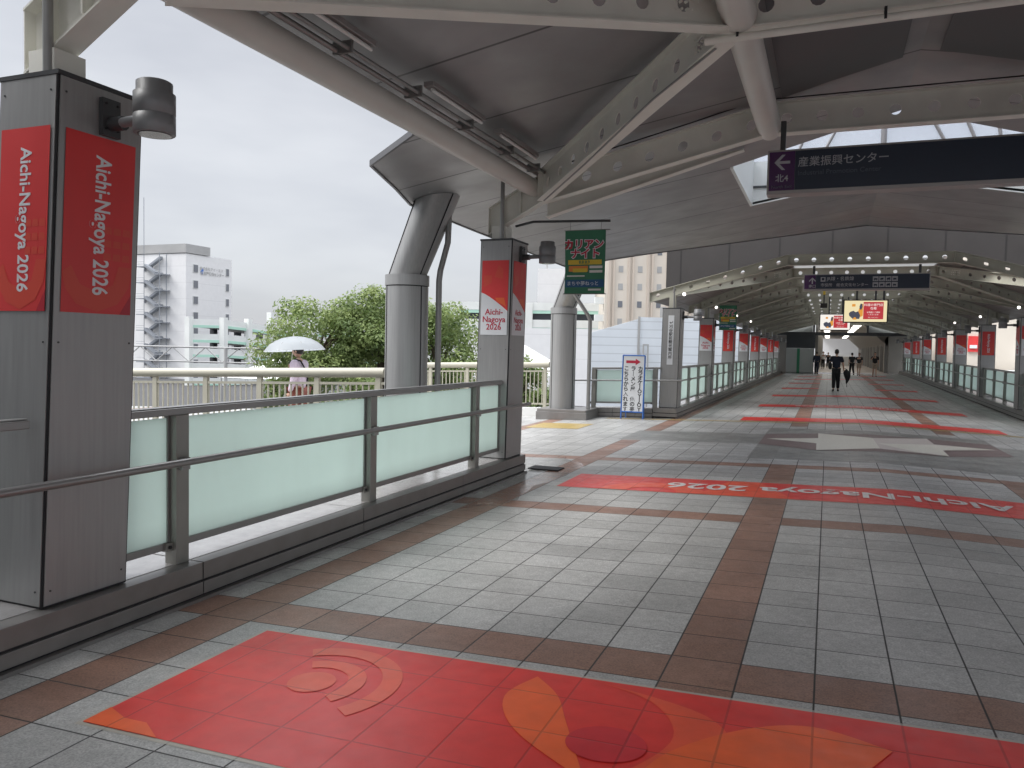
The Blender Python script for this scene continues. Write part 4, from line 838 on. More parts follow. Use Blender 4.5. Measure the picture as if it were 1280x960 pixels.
def banner(x0, x1, y, z0, z1, label, xr0, full=True, zrod=.14):
    e = empty('hanging_banner', ((x0+x1)/2, y, z0), label, 'banner', 'green event banners')
    w, h = x1-x0, z1-z0; n = 6; c = MB(); yy = lambda v: y+.012*math.sin(v*5)
    def q(u0, u1, v0, v1, m, d=0, sk_=0):
        k = 6
        for i in range(k):
            a, b = v0+(v1-v0)*i/k, v0+(v1-v0)*(i+1)/k
            c.flat([(x0+w*(u0), yy(a)-d, z0+h*a), (x0+w*u1, yy(a)-d, z0+h*a), (x0+w*u1, yy(b)-d, z0+h*b), (x0+w*u0, yy(b)-d, z0+h*b)], m)
    c.box(0, 1, 0, .004, 0, 1, 'green', lambda a, b, c_: Vector((x0+w*a, yy(0)+.002+b, z0+h*c_)))
    q(0, 1, 0, 1, 'green', .013); q(.08, .92, .46, .535, 'yellow', .017); q(.1, .58, .35, .44, 'orange', .017); q(.2, .56, .34, .40, 'yellow', .019)
    q(.62, .94, .33, .37, 'pinkw', .017); q(.62, .94, .40, .44, 'pinkw', .017); q(.02, .98, .10, .22, 'bblue', .017); q(.6, .92, .045, .075, 'pinkw', .019); q(.05, .5, .27, .29, 'pinkw', .017)
    cl = c.build('cloth', e); k = w/.54
    c = MB(); Mx = lambda u, v, d: frame((x0+w*u, y-d, z0+h*v), (1, 0, .0), (0, 0, 1))
    for s_, v, u in (('カリアン', .78, .48), ('ナイト', .635, .52)):
        c.merge(text_mb(s_, .135*k, 'whitep', bold=.09), Mx(u, v, .030)); c.merge(text_mb(s_, .135*k, 'redink', bold=.03), Mx(u, v, .034))
    c.merge(text_mb('2025年 8.8 (金) ~ 8.9 (土)'[:0]+'8.8 8.9', .055*k, 'green', bold=.02), Mx(.5, .497, .030))
    c.build('lettering', e); c = MB(); c.merge(text_mb('まちや夢ねっと', .062*k, 'whitep', bold=.0), Mx(.47, .16, .030)); c.build('lettering', e)
    c = MB(); zr = z1+zrod; c.path([(xr0, y+.0, zr-.05), (xr0+.25, y, zr), (x1+.06, y-.02, zr-.03)], .017, 'darksteel', n=8); c.tube((x0-.02, y, z1+.005), (x1+.06, y, z1+.005), .007, 'rail', n=6); c.tube((x0-.02, y, z0-.005), (x1+.02, y, z0-.005), .007, 'rail', n=6)
    for xx in (x0+.06, x1-.06): c.tube((xx, y, z1), (xx, y, zr-.02), .004, 'rail', n=5)
    c.build('rod', e)
banner(-3.20, -2.67, 9.8, 2.30, 3.10, 'large green festival banner hanging beside the poster pillar', -3.90)
banner(-3.30, -2.76, 26.2, 2.28, 3.06, 'small distant green festival banner beside the second tunnel pillar', -3.60)

# standing A-frame sign
ag = empty('standing_sign', (-4.5, 19.75, -.16), 'blue framed white standing sign with a red arrow and Japanese text', 'standing sign')
def agT(a, b, h): return Vector((-4.83+a, 19.55+b+h*.06, fz(-4.5, 0)+h))
c = MB()
for xx in (.015, .575): c.tube(agT(xx, 0, 0), agT(xx, 0, 1.60), .018, 'blue', n=8)
for hh in (1.60, .18): c.tube(agT(.015, 0, hh), agT(.575, 0, hh), .018, 'blue', n=8)
c.build('front_frame', ag)
c = MB()
for xx in (.06, .53): c.tube(Vector(agT(xx, .34, 0))-Vector((0, 0, 0)), agT(xx, .04, 1.58), .014, 'blue', n=8)
c.build('rear_leg', ag)
c = MB(); c.box(.034, .556, -.008, .004, .20, 1.58, 'whitep', agT); pn = c.build('panel', ag)
c = MB(); Mx = lambda a, h: frame(agT(a, -.010, h), (1, 0, 0), (0, .06, 1))
for k, s_ in enumerate(('こ\nち\nら\nか\nら\n入\nれ\nま\nす', 'ラ\nー\nメ\nン\n屋\n\n俺\nの\n夢', 'カ\nラ\nオ\nケ\nJ\nO\nY\nJ\nO\nY')):
    n = s_.count('\n')+1
    for i, chh in enumerate(s_.split('\n')):
        if not chh: continue
        hh = 1.27-i*(1.02/(n-1)); t = text_mb(chh if chh != 'ー' else '|', .132, 'black', bold=.03 if chh in 'JOYカラオケこちらからメンれまの' else .006); c.merge(t, Mx(.115+k*.178, hh))
c.build('lettering', pn)
c = MB(); c.flat([agT(a, -.011, h) for a, h in [(.10, 1.405), (.34, 1.405), (.34, 1.36), (.47, 1.44), (.34, 1.52), (.34, 1.475), (.10, 1.475)]], 'redink'); c.build('arrow', pn)

e = empty('added_light_blocker', (-7.3, -7, GZ0), 'added unseen grey block shading the nearest pillar, behind the camera on the left', 'light blocker')  # unseen block added to keep light off the nearest pillar
c = MB(); c.box(-9.6, -4.9, -12.2, 1.0, GZ0, 6.5, 'blockergrey'); c.build('wall', e); c = MB(); c.box(-9.7, -4.85, -12.3, 1.1, 6.5, 6.7, 'darksteel'); c.build('roof', e)
# ------------------------------------------------------------------ far end of the tunnel and concourse behind
TE = 67.4
c = MB(); c.box(-5.2, 6.6, TE, TE+.3, 3.0, 3.25, 'darksteel'); c.box(-1.2, -1.05, TE, TE+.3, 3.25, 4.0, 'darksteel'); c.box(2.7, 2.85, TE, TE+.3, 3.25, 4.0, 'darksteel')
c.build('portal_beam', label='dark cross beam over the far end of the tunnel', cat='beam', loc=(XC, TE, 3))
hb = empty('site_hoarding', (-2.2, TE+.1, -.1), 'pale grey hoarding with a green vertical notice at the far left end of the tunnel', 'hoarding')
c = MB(); c.box(-5.0, -1.22, TE+.32, TE+.4, 2.99, 4.15, 'panelgrey'); c.build('transom_panel', hb); c = MB(); c.box(2.87, 6.4, TE+.32, TE+.4, 2.99, 4.15, 'panelgrey'); c.build('transom_panel', hb)
c = MB(); c.box(-3.15, -1.05, TE+.02, TE+.12, -.1, 1.95, 'panelgrey'); c.build('board', hb)
c = MB(); c.box(-2.33, -2.12, TE-.005, TE+.015, -.05, 1.93, 'gstrip'); c.build('notice', hb)
c = MB(); c.box(-3.2, -1.0, TE+.02, TE+1.2, 1.96, 3.0, 'greyd'); c.build('shop_fascia', label='dark boxed shop front above the pale hoarding', cat='shop front', loc=(-2.1, TE, 2))
c = MB(); c.box(-5.2, -3.16, TE, TE+.3, -.2, 2.98, 'wallgrey'); c.build('end_wall', label='grey wall at the far left end of the tunnel', cat='wall', loc=(-4, TE, 0))
c = MB(); c.box(4.3, 6.6, TE, TE+.3, -.1, 2.98, 'wallgrey'); c.box(-1.0, -.8, TE+.4, TE+60, -.1, 4.2, 'wallgrey'); c.build('end_wall', label='grey wall at the far right end of the tunnel', cat='wall', loc=(5, TE, 0))
c = MB(); c.flat([(-6, TE-.1, .02), (8, TE-.1, .12), (8, TE+70, .12), (-6, TE+70, .02)], 'pinkst'); c.build('concourse_floor', kind='structure')
cc = empty('station_concourse', (1.5, TE+30, 0), 'bright station concourse beyond the tunnel with rows of ceiling lights', 'concourse')
c = MB(); c.box(-1, 7, TE+.35, TE+70, 3.9, 4.1, 'wallgrey'); c.build('ceiling', cc)
c = MB(); c.box(4.4, 4.6, TE+.35, TE+70, 0, 3.9, 'wallgrey'); c.prism([(4.4, TE+2, 2.2), (4.4, TE+2, 3.9), (2.6, TE+2, 3.9)], (0, 60, 0), 'wallgrey'); c.build('side_wall', cc)
c = MB(); c.box(-1, 5, TE+69, TE+69.2, 0, 4, 'wallglow'); c.build('back_wall', cc)
for i in range(12):
    for x in (-.2, 2.1): c = MB(); c.box(x-.28, x+.28, TE+2+i*5, TE+4.6+i*5, 3.84, 3.88, 'lightbox'); c.build('ceiling_light', cc)
for i in range(9):
    c = MB(); c.box(4.15, 4.39, TE+2+i*6, TE+2.5+i*6, .1, 2.9, 'steel'); c.build('pilaster', cc)
    c = MB(); c.box(4.36, 4.39, TE+3.6+i*6, TE+5.4+i*6, .9, 2.1, 'wallglow' if i % 2 else 'window'); c.build('window', cc)
c = MB(); c.box(1.0, 2.6, TE+40, TE+41, 0, 1.2, 'whitecloth'); c.box(.9, 2.7, TE+40, TE+41, 1.2, 1.5, 'wallglow'); c.build('counter', cc)
for k, (x, y) in enumerate(((-.9, 60), (2.5, 60), (.8, 55))): 
    l = bpy.data.lights.new('concourse_lamp', 'AREA'); l.energy = 6; l.size = 2.5; l.color = (1, .95, .86)
    o = bpy.data.objects.new('concourse_lamp', l); COL.objects.link(o); o.location = (x*0+1+(k-1)*1.2, TE+8+k*14, 3.8); tag(o, 'ceiling lamp row %d lighting the station concourse' % (k+1), 'lamp', kind=None); o.parent = cc; o.location = Vector(o.location)-cc.location

# ------------------------------------------------------------------ people
def skinned(pts, edges, m, root=0, lv=2):
    me = bpy.data.meshes.new('s'); me.from_pydata([p[:3] for p in pts], edges, []); o = bpy.data.objects.new('s', me); COL.objects.link(o)
    sk_ = o.modifiers.new('s', 'SKIN'); sk_.use_smooth_shade = True
    if not me.skin_vertices: me.attributes.new if False else None
    o2 = o
    if not me.skin_vertices:
        bmx = bmesh.new(); bmx.from_mesh(me); bmx.verts.layers.skin.verify(); bmx.to_mesh(me); bmx.free()
    for i, p in enumerate(pts):
        r = p[3]; me.skin_vertices[0].data[i].radius = r if isinstance(r, tuple) else (r, r)
        me.skin_vertices[0].data[i].use_root = (i == root)
    sb_ = o.modifiers.new('u', 'SUBSURF'); sb_.levels = lv; sb_.render_levels = lv
    dg = bpy.context.evaluated_depsgraph_get(); dg.update(); ev = o.evaluated_get(dg); mm = ev.to_mesh()
    mb = MB(); mb.add([v.co.copy() for v in mm.vertices], [tuple(p.vertices) for p in mm.polygons], m, True)
    ev.to_mesh_clear(); bpy.data.objects.remove(o); bpy.data.meshes.remove(me); return mb
def person(loc, face, h, label, shirt, trousers, P=None, shorts=False, long_sleeve=False, hair='short', simple=False, group=None, bag=None):
    P = P or {}; k = h/1.7
    j = dict(pel=(0, 0, .92), spi=(0, 0, 1.08), che=(0, .01, 1.28), nec=(0, 0, 1.44), hb=(0, .01, 1.51), sl=(-.19, 0, 1.39), sr=(.19, 0, 1.39),
             el=(-.22, -.02, 1.12), er=(.22, -.02, 1.12), wl=(-.23, .06, .87), wr=(.23, .06, .87), hl=(-.085, 0, .88), hr=(.085, 0, .88),
             kl=(-.09, .10, .48), kr=(.09, -.02, .48), al=(-.09, .16, .09), ar=(.09, -.20, .12), tl=(-.10, .32, .04), tr=(.10, -.07, .03)); j.update(P)
    e = empty('person', loc, label, 'person', group); Mx = Matrix.Translation(loc) @ Matrix.Rotation(face, 4, 'Z') @ Matrix.Scale(k, 4)
    J = lambda n, r: (*j[n], r)
    pts = [J('pel', (.14, .10)), J('spi', (.135, .10)), J('che', (.16, .11)), J('nec', .055), J('hb', .055), J('sl', .058), J('el', .04), J('wl', .028), J('sr', .058), J('er', .04), J('wr', .028), J('hl', .085), J('kl', .055), J('al', .038), J('tl', .035), J('hr', .085), J('kr', .055), J('ar', .038), J('tr', .035)]
    ed = [(0, 1), (1, 2), (2, 3), (3, 4), (2, 5), (5, 6), (6, 7), (2, 8), (8, 9), (9, 10), (0, 11), (11, 12), (12, 13), (13, 14), (0, 15), (15, 16), (16, 17), (17, 18)]
    b = skinned(pts, ed, 'skin'); hc = Vector(j['hb'])+Vector((0, .02, .11))
    b.ball(hc, .1, 'skin', n=18, sc=(.76, .95, 1.18)); b.ball(hc+Vector((0, .10, -.02)), .017, 'skin', n=8, sc=(.8, 1.2, 1.4))
    for s_ in (-1, 1): b.ball(hc+Vector((s_*.078, -.005, -.01)), .022, 'skin', n=8, sc=(.4, .8, 1.3)); b.ball(hc+Vector((s_*.028, .088, .012)), .009, 'hair', n=6)
    b.tube(hc+Vector((-.02, .090, -.055)), hc+Vector((.02, .090, -.055)), .005, 'redink', n=6)
    for w, el, s_ in (('wl', 'el', -1), ('wr', 'er', 1)):
        wv = Vector(j[w]); d = (wv-Vector(j[el])).normalized(); sd = Vector((0, 1, 0)) if abs(d.y) < .8 else Vector((0, 0, 1)); sd = (sd-d*sd.dot(d)).normalized(); ot = d.cross(sd)*s_
        b.ball(wv+d*.05, .045, 'skin', n=10, sc=(.6, .8, 1))
        for f in range(4):
            p0 = wv+d*.075+sd*(.027-.018*f); l_ = (.07, .08, .075, .055)[f]; p1 = p0+d*l_*.55; p2 = p1+(d*.6-ot*.7).normalized()*l_*.5; b.tube(p0, p1, .0095, 'skin', r1=.0085, n=6); b.tube(p1, p2, .0085, 'skin', r1=.006, n=6)
        p0 = wv+d*.03+sd*.03; b.tube(p0, p0+(d*.7+sd*.6).normalized()*.055, .011, 'skin', r1=.008, n=6)
    c = MB(); c.merge(b, Mx); c.build('body', e)
    # clothing
    L_ = lambda a, b_, t: tuple(Vector(j[a]).lerp(Vector(j[b_]), t))
    sl_t = 1.0 if long_sleeve else .75
    tp_ = [(*L_('pel', 'spi', -.15), (.175, .128)), J('spi', (.165, .122)), J('che', (.19, .13)), (*L_('che', 'nec', .8), .075), J('sl', .085), (*L_('sl', 'el', sl_t), .068), J('sr', .085), (*L_('sr', 'er', sl_t), .068)]
    te = [(0, 1), (1, 2), (2, 3), (2, 4), (4, 5), (2, 6), (6, 7)]
    if long_sleeve: tp_ += [(*L_('el', 'wl', .95), .042), (*L_('er', 'wr', .95), .042)]; te += [(5, 8), (7, 9)]
    c = MB(); c.merge(skinned(tp_, te, shirt), Mx); c.build('shirt', e)
    kt = .8 if shorts else 1.0
    lp = [J('pel', (.16, .12)), J('hl', .11), (*L_('hl', 'kl', kt), .088), J('hr', .11), (*L_('hr', 'kr', kt), .088)]; le = [(0, 1), (1, 2), (0, 3), (3, 4)]
    if not shorts: lp += [(*L_('kl', 'al', .95), .066), (*L_('kr', 'ar', .95), .066)]; le += [(2, 5), (4, 6)]
    c = MB(); c.merge(skinned(lp, le, trousers), Mx); c.build('shorts' if shorts else 'trousers', e)
    for a_, t_ in (('al', 'tl'), ('ar', 'tr')):
        c = MB(); A = Vector(j[a_]); Tt = Vector(j[t_]); q = MB(); q.tube(A+Vector((0, -.04, -.04)), Tt, .045, 'shoe', r1=.035, n=10); q.ball(Tt, .037, 'shoe', n=10); q.ball(A+Vector((0, -.04, -.04)), .045, 'shoe', n=10); c.merge(q, Mx); c.build('shoe', e)
    q = MB(); hh = hc+Vector((0, -.012, .022)); q.ball(hh, .108, 'hair', n=18, sc=(.80, .93, 1.08))
    # keep the face free: cut hair in front
    keep = []
    for f in q.f:
        ctr = sum((Vector(q.v[i]) for i in f), Vector())/len(f)-hc
        keep.append(not (ctr.y > .045 and ctr.z < .07) and ctr.z > (-.06 if hair == 'short' else -.12))
    q.mi = [m_ for m_, t in zip(q.mi, keep) if t]; q.sm = [m_ for m_, t in zip(q.sm, keep) if t]; q.f = [f for f, t in zip(q.f, keep) if t]
    c = MB(); c.merge(q, Mx); c.build('hair', e)
    return e, Mx
# main walker seen from behind
wl_ = (.34, 36.4, fz(.34, 36.4))
e, Mx = person(wl_, 0, 1.74, 'person in dark navy T-shirt and black trousers walking away in the tunnel', 'navycloth', 'blackcloth', dict(wr=(.30, .02, .84), er=(.26, -.03, 1.12), kl=(-.08, .02, .48), kr=(.08, .05, .48), al=(-.09, -.04, .09), ar=(.09, .08, .08), tl=(-.11, .09, .03), tr=(.11, .22, .03), wl=(-.22, .14, 1.02), el=(-.26, -.06, 1.14)))
be = empty('shoulder_bag', Mx @ Vector((-.2, -.1, 1.0)), 'dark shoulder bag on the left side of the navy T-shirt walker', 'bag')
q = MB(); q.ball((-.24, -.06, 1.06), .15, 'blackcloth', n=14, sc=(.5, .8, 1.1)); c = MB(); c.merge(q, Mx); c.build('bag_body', be)
q = MB(); q.path([(-.24, -.04, 1.18), (-.19, -.09, 1.38), (-.12, -.05, 1.46), (-.08, .09, 1.40)], .014, 'blackcloth'); c = MB(); c.merge(q, Mx); c.build('strap', be)
be = empty('folded_umbrella', Mx @ Vector((.3, .03, .5)), 'black folded umbrella hanging from the walker\'s right hand', 'umbrella')
q = MB(); q.lathe([(.02, .0), (.06, .14), (.13, .28), (.17, .42), (.14, .50), (.05, .56), (.02, .60)], (.42, .03, .33), 'blackcloth', 12); q.v = [(x+.03*math.sin(9*z+7*x), y, z) for x, y, z in q.v]; c = MB(); c.merge(q, Mx); c.build('cloth', be)
q = MB(); q.path([(.43, .03, .18), (.42, .03, .33), (.38, .03, .93), (.32, .03, .95)], .010, 'dark'); c = MB(); c.merge(q, Mx); c.build('shaft', be)
person((2.96, 59, fz(2.96, 59)), math.pi, 1.62, 'person in black top and khaki shorts walking towards the camera, arm raised', 'blackcloth', 'khaki', dict(er=(.26, .1, 1.2), wr=(.16, .2, 1.36)), shorts=True)
person((2.08, 62, fz(2.08, 62)), math.pi-.2, 1.58, 'person in dark T-shirt with a white print and short trousers in the tunnel', 'blackcloth', 'khaki', shorts=True, hair='long')
person((1.65, 63.5, fz(1.65, 63)), .3, 1.6, 'dark clothed person standing beside the white print T-shirt person', 'blackcloth', 'blackcloth')
person((-.82, 66, fz(-.8, 66)), 0, 1.72, 'person in navy clothes walking beside the pale hoarding', 'navycloth', 'navycloth', long_sleeve=True)
person((-.45, 84, .05), math.pi, 1.66, 'distant person in a white top beyond the end of the tunnel', 'whitecloth', 'blackcloth')
person((.0, 88, .05), math.pi, 1.6, 'distant small person in black beyond the end of the tunnel', 'blackcloth', 'blackcloth')
# umbrella man, walking to the left, seen from his left rear
ml = (-9.57, 12.78, fz(-9.5, 0))
e, Mx = person(ml, R(98), 1.83, 'person in pale pink shirt walking left under a white umbrella', 'pinkcloth', 'redcloth', dict(er=(.27, .03, 1.14), wr=(.11, .15, 1.27)), long_sleeve=True)
q = MB(); q.path([(-.13, -.10, 1.44), (-.02, -.128, 1.30), (.08, -.125, 1.12), (.15, -.06, .98)], .016, 'blackcloth', n=6); q.path([(-.13, -.10, 1.44), (-.12, .02, 1.47), (-.05, .13, 1.34)], .016, 'blackcloth', n=6); c = MB(); c.merge(q, Mx)
be = empty('bag_strap', Mx @ Vector((0, 0, 1.2)), 'thin black bag strap across the back of the pink shirt', 'bag strap'); c.build('strap', be)
um = empty('umbrella', Mx @ Vector((.06, .28, 1.3)), 'open translucent white umbrella held over the person in pink', 'umbrella')
q = MB(); n, rr, vs, fs = 16, .56, [], []
for a_ in range(7):
    ph = a_/6*R(66)
    for i in range(n): th = 2*math.pi*i/n; sc_ = 1-.03*(i % 2)*(a_/6); vs.append((rr/math.sin(R(66))*math.sin(ph)*math.cos(th)*sc_, rr/math.sin(R(66))*math.sin(ph)*math.sin(th)*sc_, .36*(math.cos(ph)-1)/(1-math.cos(R(66)))*.72))
for a_ in range(6):
    for i in range(n): fs.append((a_*n+i, (a_+1)*n+i, (a_+1)*n+(i+1) % n, a_*n+(i+1) % n))
q.add(vs, fs, 'umb', True); UM = Mx @ Matrix.Translation((.02, .12, 2.03-.15)) @ Matrix.Rotation(R(-4), 4, 'X') ; c = MB(); c.merge(q, UM); c.build('canopy', um)
q = MB()
for i in range(0, n, 2): q.path([vs[a_*n+i] for a_ in range(0, 7, 2)], .004, 'rail', n=5)
c = MB(); c.merge(q, UM); c.build('rib', um)
q = MB(); q.tube((0, 0, .06), (0.04, .12, -.62), .006, 'white', n=8); q.tube((0.04, .12, -.62), (.045, .13, -.72), .014, 'black', n=8); c = MB(); c.merge(q, UM); c.build('shaft', um)

# ------------------------------------------------------------------ background: buildings
def bldT(ox, oy, ux, uy):
    u = Vector((ux, uy)).normalized(); v = Vector((-u.y, u.x))
    return lambda a, b, h: Vector((ox+u.x*a+v.x*b, oy+u.y*a+v.y*b, h))
GZ = -6.8
# white building with outside stair; corner at (-128.3, 132)
b1 = empty('white_building', (-130, 140, GZ), 'white office block with an outside steel stair, left of the trees', 'building')
c = MB(); c.box(-152, -128.3, 132, 146, GZ, 20.2, 'bwhite'); c.build('wall', b1)
c = MB(); c.box(-150, -128.1, 131.8, 139, 20.3, 22.2, 'bgrey'); c.build('roof_screen', b1)
for i in range(8):
    z = 17.2-i*3.43
    for y0, w in ((134.0, 1.5), (144.0, 1.1)):
        c = MB(); c.box(-128.32, -128.2, y0, y0+w, z-.9, z+.9, 'blind'); wf = c.build('window', b1); c = MB(); c.box(-128.22, -128.15, y0+.12, y0+w-.12, z-.78, z+.78, 'window'); c.build('pane', wf)
    for x in (-144.4, -140.1):
        c = MB(); c.box(x, x+.6, 131.9, 132.05, z-.7, z+.7, 'window'); c.build('window', b1)
stc = MB()
stc.tube((-137.6, 129.6, GZ), (-137.6, 129.6, 32), .07, 'stair', n=6)
for x, y in ((-133.2, 129.6), (-133.2, 131.5)): stc.tube((x, y, GZ), (x, y, 20.2), .10, 'stair', n=6)
for i in range(8):
    z = 19.0-i*3.43
    stc.box(-134.6, -132.6, 129.5, 131.9, z-3.5, z-3.3, 'stair'); stc.box(-139.8, -137.4, 129.5, 131.9, z-1.8, z-1.62, 'stair')
    stc.box(0, 1, 0, 1, 0, 1, 'stair', lambda a, b, c_: Vector((-137.5+3.0*a, 129.5+1*b, z-1.7-1.7*a+.55*c_)))
    stc.box(0, 1, 0, 1, 0, 1, 'stair', lambda a, b, c_: Vector((-137.5+3.0*a, 130.8+1*b, z-1.7+1.7*a+.55*c_)))
    for zz in (1.0, .5): stc.tube((-134.6, 129.5, z-3.4+zz), (-132.6, 129.5, z-3.4+zz), .04, 'stair', n=5); stc.tube((-139.8, 129.5, z-1.7+zz), (-137.4, 129.5, z-1.7+zz), .04, 'stair', n=5)
stc.build('stair', b1)
c = MB(); Mq = frame((-128.15, 139.5, 16.9), (0, 1, 0), (0, 0, 1)); c.merge(text_mb('株式会社アイ・エス', .8, 'bgrey', bold=.01), Mq @ Matrix.Translation((0, .5, 0))); c.merge(text_mb('名古屋技術センター', .8, 'bgrey', bold=.03), Mq @ Matrix.Translation((.3, -.5, 0)))
c.flat([(-128.15, 133.9+2.2, 16.6), (-128.15, 134.5+2.2, 16.0), (-128.15, 134.9+2.2, 17.2), (-128.15, 134.5+2.2, 17.4)], 'blue'); c.build('lettering', b1)
# parking structure
pk = empty('parking_building', (-105, 125, GZ), 'multi storey car park with white walls and mint green bands, left part', 'building')
line = [(-110.5, 114.5), (-105.8, 118.3), (-105.2, 124.4), (-105.8, 131.8), (-101.5, 140), (-88, 146)]
for lv in range(5):
    z = 5.6-lv*2.75
    for (x0, y0), (x1, y1), dz0, dz1 in zip(line, line[1:], (0, 0, -.35, -.9, 1.7), (0, -.35, -.9, -1.6, 1.7)):
        d = Vector((x1-x0, y1-y0)); T = bldT(x0, y0, d.x, d.y); Ln = d.length
        c = MB(); c.box(0, 1, 0, .3, 0, 1, 'pwhite', lambda a, b, h: T(a*Ln, b, z+dz0+(dz1-dz0)*a-1.3+1.3*h)); c.build('parapet', pk)
        c = MB(); c.box(0, 1, -.05, .32, 0, 1, 'mint', lambda a, b, h: T(a*Ln, b, z+dz0+(dz1-dz0)*a-1.62+.5*h)); c.build('green_band', pk)
        c = MB(); c.box(0, 1, .34, 7, 0, 1, 'bgrey', lambda a, b, h: T(a*Ln, b, z+dz0+(dz1-dz0)*a-1.5+.25*h)); c.build('ramp_slab', pk)
for k, (x, y) in enumerate(line):
    c = MB(); top = 6.0 if k < 3 else (7.6 if k > 2 else 5.5); c.box(x-.55, x+.55, y-.55, y+.55, GZ, top, 'pwhite'); c.build('column', pk)
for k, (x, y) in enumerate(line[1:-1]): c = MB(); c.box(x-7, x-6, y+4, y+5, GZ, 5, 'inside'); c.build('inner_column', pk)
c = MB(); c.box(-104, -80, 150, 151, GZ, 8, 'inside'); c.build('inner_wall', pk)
p2 = empty('parking_building', (-60, 145, GZ), 'white and mint car park seen between the pillar and the far round column', 'building')
T2 = bldT(-76, 138, 1, .24)
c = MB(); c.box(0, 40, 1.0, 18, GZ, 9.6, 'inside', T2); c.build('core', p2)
for lv in range(5):
    z = 10.2-lv*3.3
    c = MB(); c.box(0, 40, 0, .4, z-1.5, z, 'pwhite', T2); c.build('parapet', p2); c = MB(); c.box(0, 40, .05, .35, z-2.1, z-1.5, 'mint', T2); c.build('green_band', p2)
for i in range(6): c = MB(); c.box(i*7.2, i*7.2+1.8, -.2, .6, GZ, 10.2, 'pwhite', T2); c.build('column', p2)
c = MB(); c.box(24, 31.5, 3, 9, 10.2, 17.0, 'bwhite', T2); c.tube(T2(25.5, 5, 17), T2(25.5, 5, 24), .15, 'bgrey', n=6); c.build('rooftop_tower', p2)
# low white wall + tent
lw = MB(); T3 = bldT(-55, 105, 1, .25)
lw.box(0, 34, 0, 6, GZ, 4.4, 'bwhite', T3); lw.build('low_building', label='low white walled building behind the far round column', cat='building', loc=(-42, 108, GZ))
def tent(cx, cy, w, h, z, label):
    e = empty('white_tent', (cx, cy, GZ), label, 'tent', 'white canopies at ground level'); c = MB(); P_ = [(cx-w, cy-w, z), (cx+w, cy-w, z), (cx+w, cy+w, z), (cx-w, cy+w, z)]
    c.add(P_+[(cx, cy, z+h)], [(0, 1, 4), (1, 2, 4), (2, 3, 4), (3, 0, 4), (3, 2, 1, 0)], 'white'); c.build('canopy', e)
    for x, y, _ in P_: c = MB(); c.tube((x, y, GZ), (x, y, z), .12, 'bgrey', n=8); c.build('pole', e)
tent(-29, 72, 5.0, 3.6, -1.0, 'white pointed canopy behind the gap right of the poster pillar'); tent(-66, 84, 5, 2.6, -3.0, 'white pointed canopy in front of the left car park')
# steel lattice along the street at left
lt = empty('steel_lattice', (-60, 62, GZ), 'light grey steel lattice gantry in front of the white office block', 'lattice')
c = MB()
for zz in (-.6, .9): c.tube((-82, 60, zz), (-44, 66, zz), .09, 'bgrey', n=6)
for i in range(20):
    t0, t1 = i/20, (i+1)/20; q0 = Vector((-82+38*t0, 60+6*t0, -.6 if i % 2 else .9)); q1 = Vector((-82+38*t1, 60+6*t1, .9 if i % 2 else -.6)); c.tube(q0, q1, .06, 'bgrey', n=5)
c.build('truss', lt); c = MB()
for t0 in (0, .33, .66, 1): c.tube((-82+38*t0, 60+6*t0, GZ), (-82+38*t0, 60+6*t0, .9), .18, 'bgrey', n=8)
c.build('column', lt)
# beige tower
bb = empty('beige_building', (-28, 145, GZ), 'tall beige office block with vertical piers beyond the white sheeting', 'building')
Tg = bldT(-37.2, 136.9, 1, .39); WB = 24
c = MB(); c.box(0, WB, 0, 18, GZ, 30, 'bbeige', Tg); c.build('wall', bb)
for i in range(7):
    for q in (0, .75): c = MB(); c.box(.6+i*3.4+q, .95+i*3.4+q, -.35, .0, GZ, 30, 'bbeige2', Tg); c.build('pier', bb)
for lv in range(10):
    for i in range(7):
        z = 24.5-lv*3.1; c = MB(); c.box(2.35+i*3.4, 3.15+i*3.4, -.06, .0, z, z+1.1, 'window' if lv % 3 == 2 else 'bgrey', Tg); c.build('window', bb)
c = MB(); 
for lv in range(8): c.box(-1.6, 0, 1, 2.2, 22-lv*3.1, 23.2-lv*3.1, 'pwhite', Tg)
c.build('side_balcony', bb)
# white sheeting hoarding at left of the tunnel
sh_ = empty('sheeting_wall', (-12, 60, GZ), 'white corrugated construction sheeting with a slanted end, left of the tunnel', 'construction sheeting')
T4 = bldT(-16.75, 58.0, 1, .45)
c = MB(); c.prism([T4(0, 0, GZ), T4(3.6, 0, GZ), T4(3.6, 0, 3.9), T4(0, 0, 2.8)][0:4], T4(0, .3, 0)-T4(0, 0, 0), 'sheet'); c.build('slanted_panel', sh_)
c = MB(); c.box(3.62, 14, 0, .3, GZ, 4.05, 'sheet', T4); c.build('sheet_panel', sh_); c = MB(); c.box(-6.2, -5.9, 64, 120, GZ, 6.5, 'sheet2'); c.build('sheet_panel', sh_)
c = MB(); c.box(3.55, 3.72, -.08, 0, GZ, 4.1, 'bgrey', T4); c.box(3.9, 4.0, -.4, -.3, GZ, 1.9, 'bgrey', T4); c.box(4.25, 4.35, -.4, -.3, GZ, 1.9, 'bgrey', T4); c.box(3.9, 4.35, -.4, -.3, 1.9, 2.0, 'bgrey', T4); c.build('pipe_frame', sh_)
c = MB(); c.box(-11.8, -11.4, 59.2, 59.5, 4.05, 4.8, 'bgrey'); c.build('floodlight', label='small floodlight on top of the white sheeting', cat='floodlight', loc=(-11.6, 59.3, 4.05))
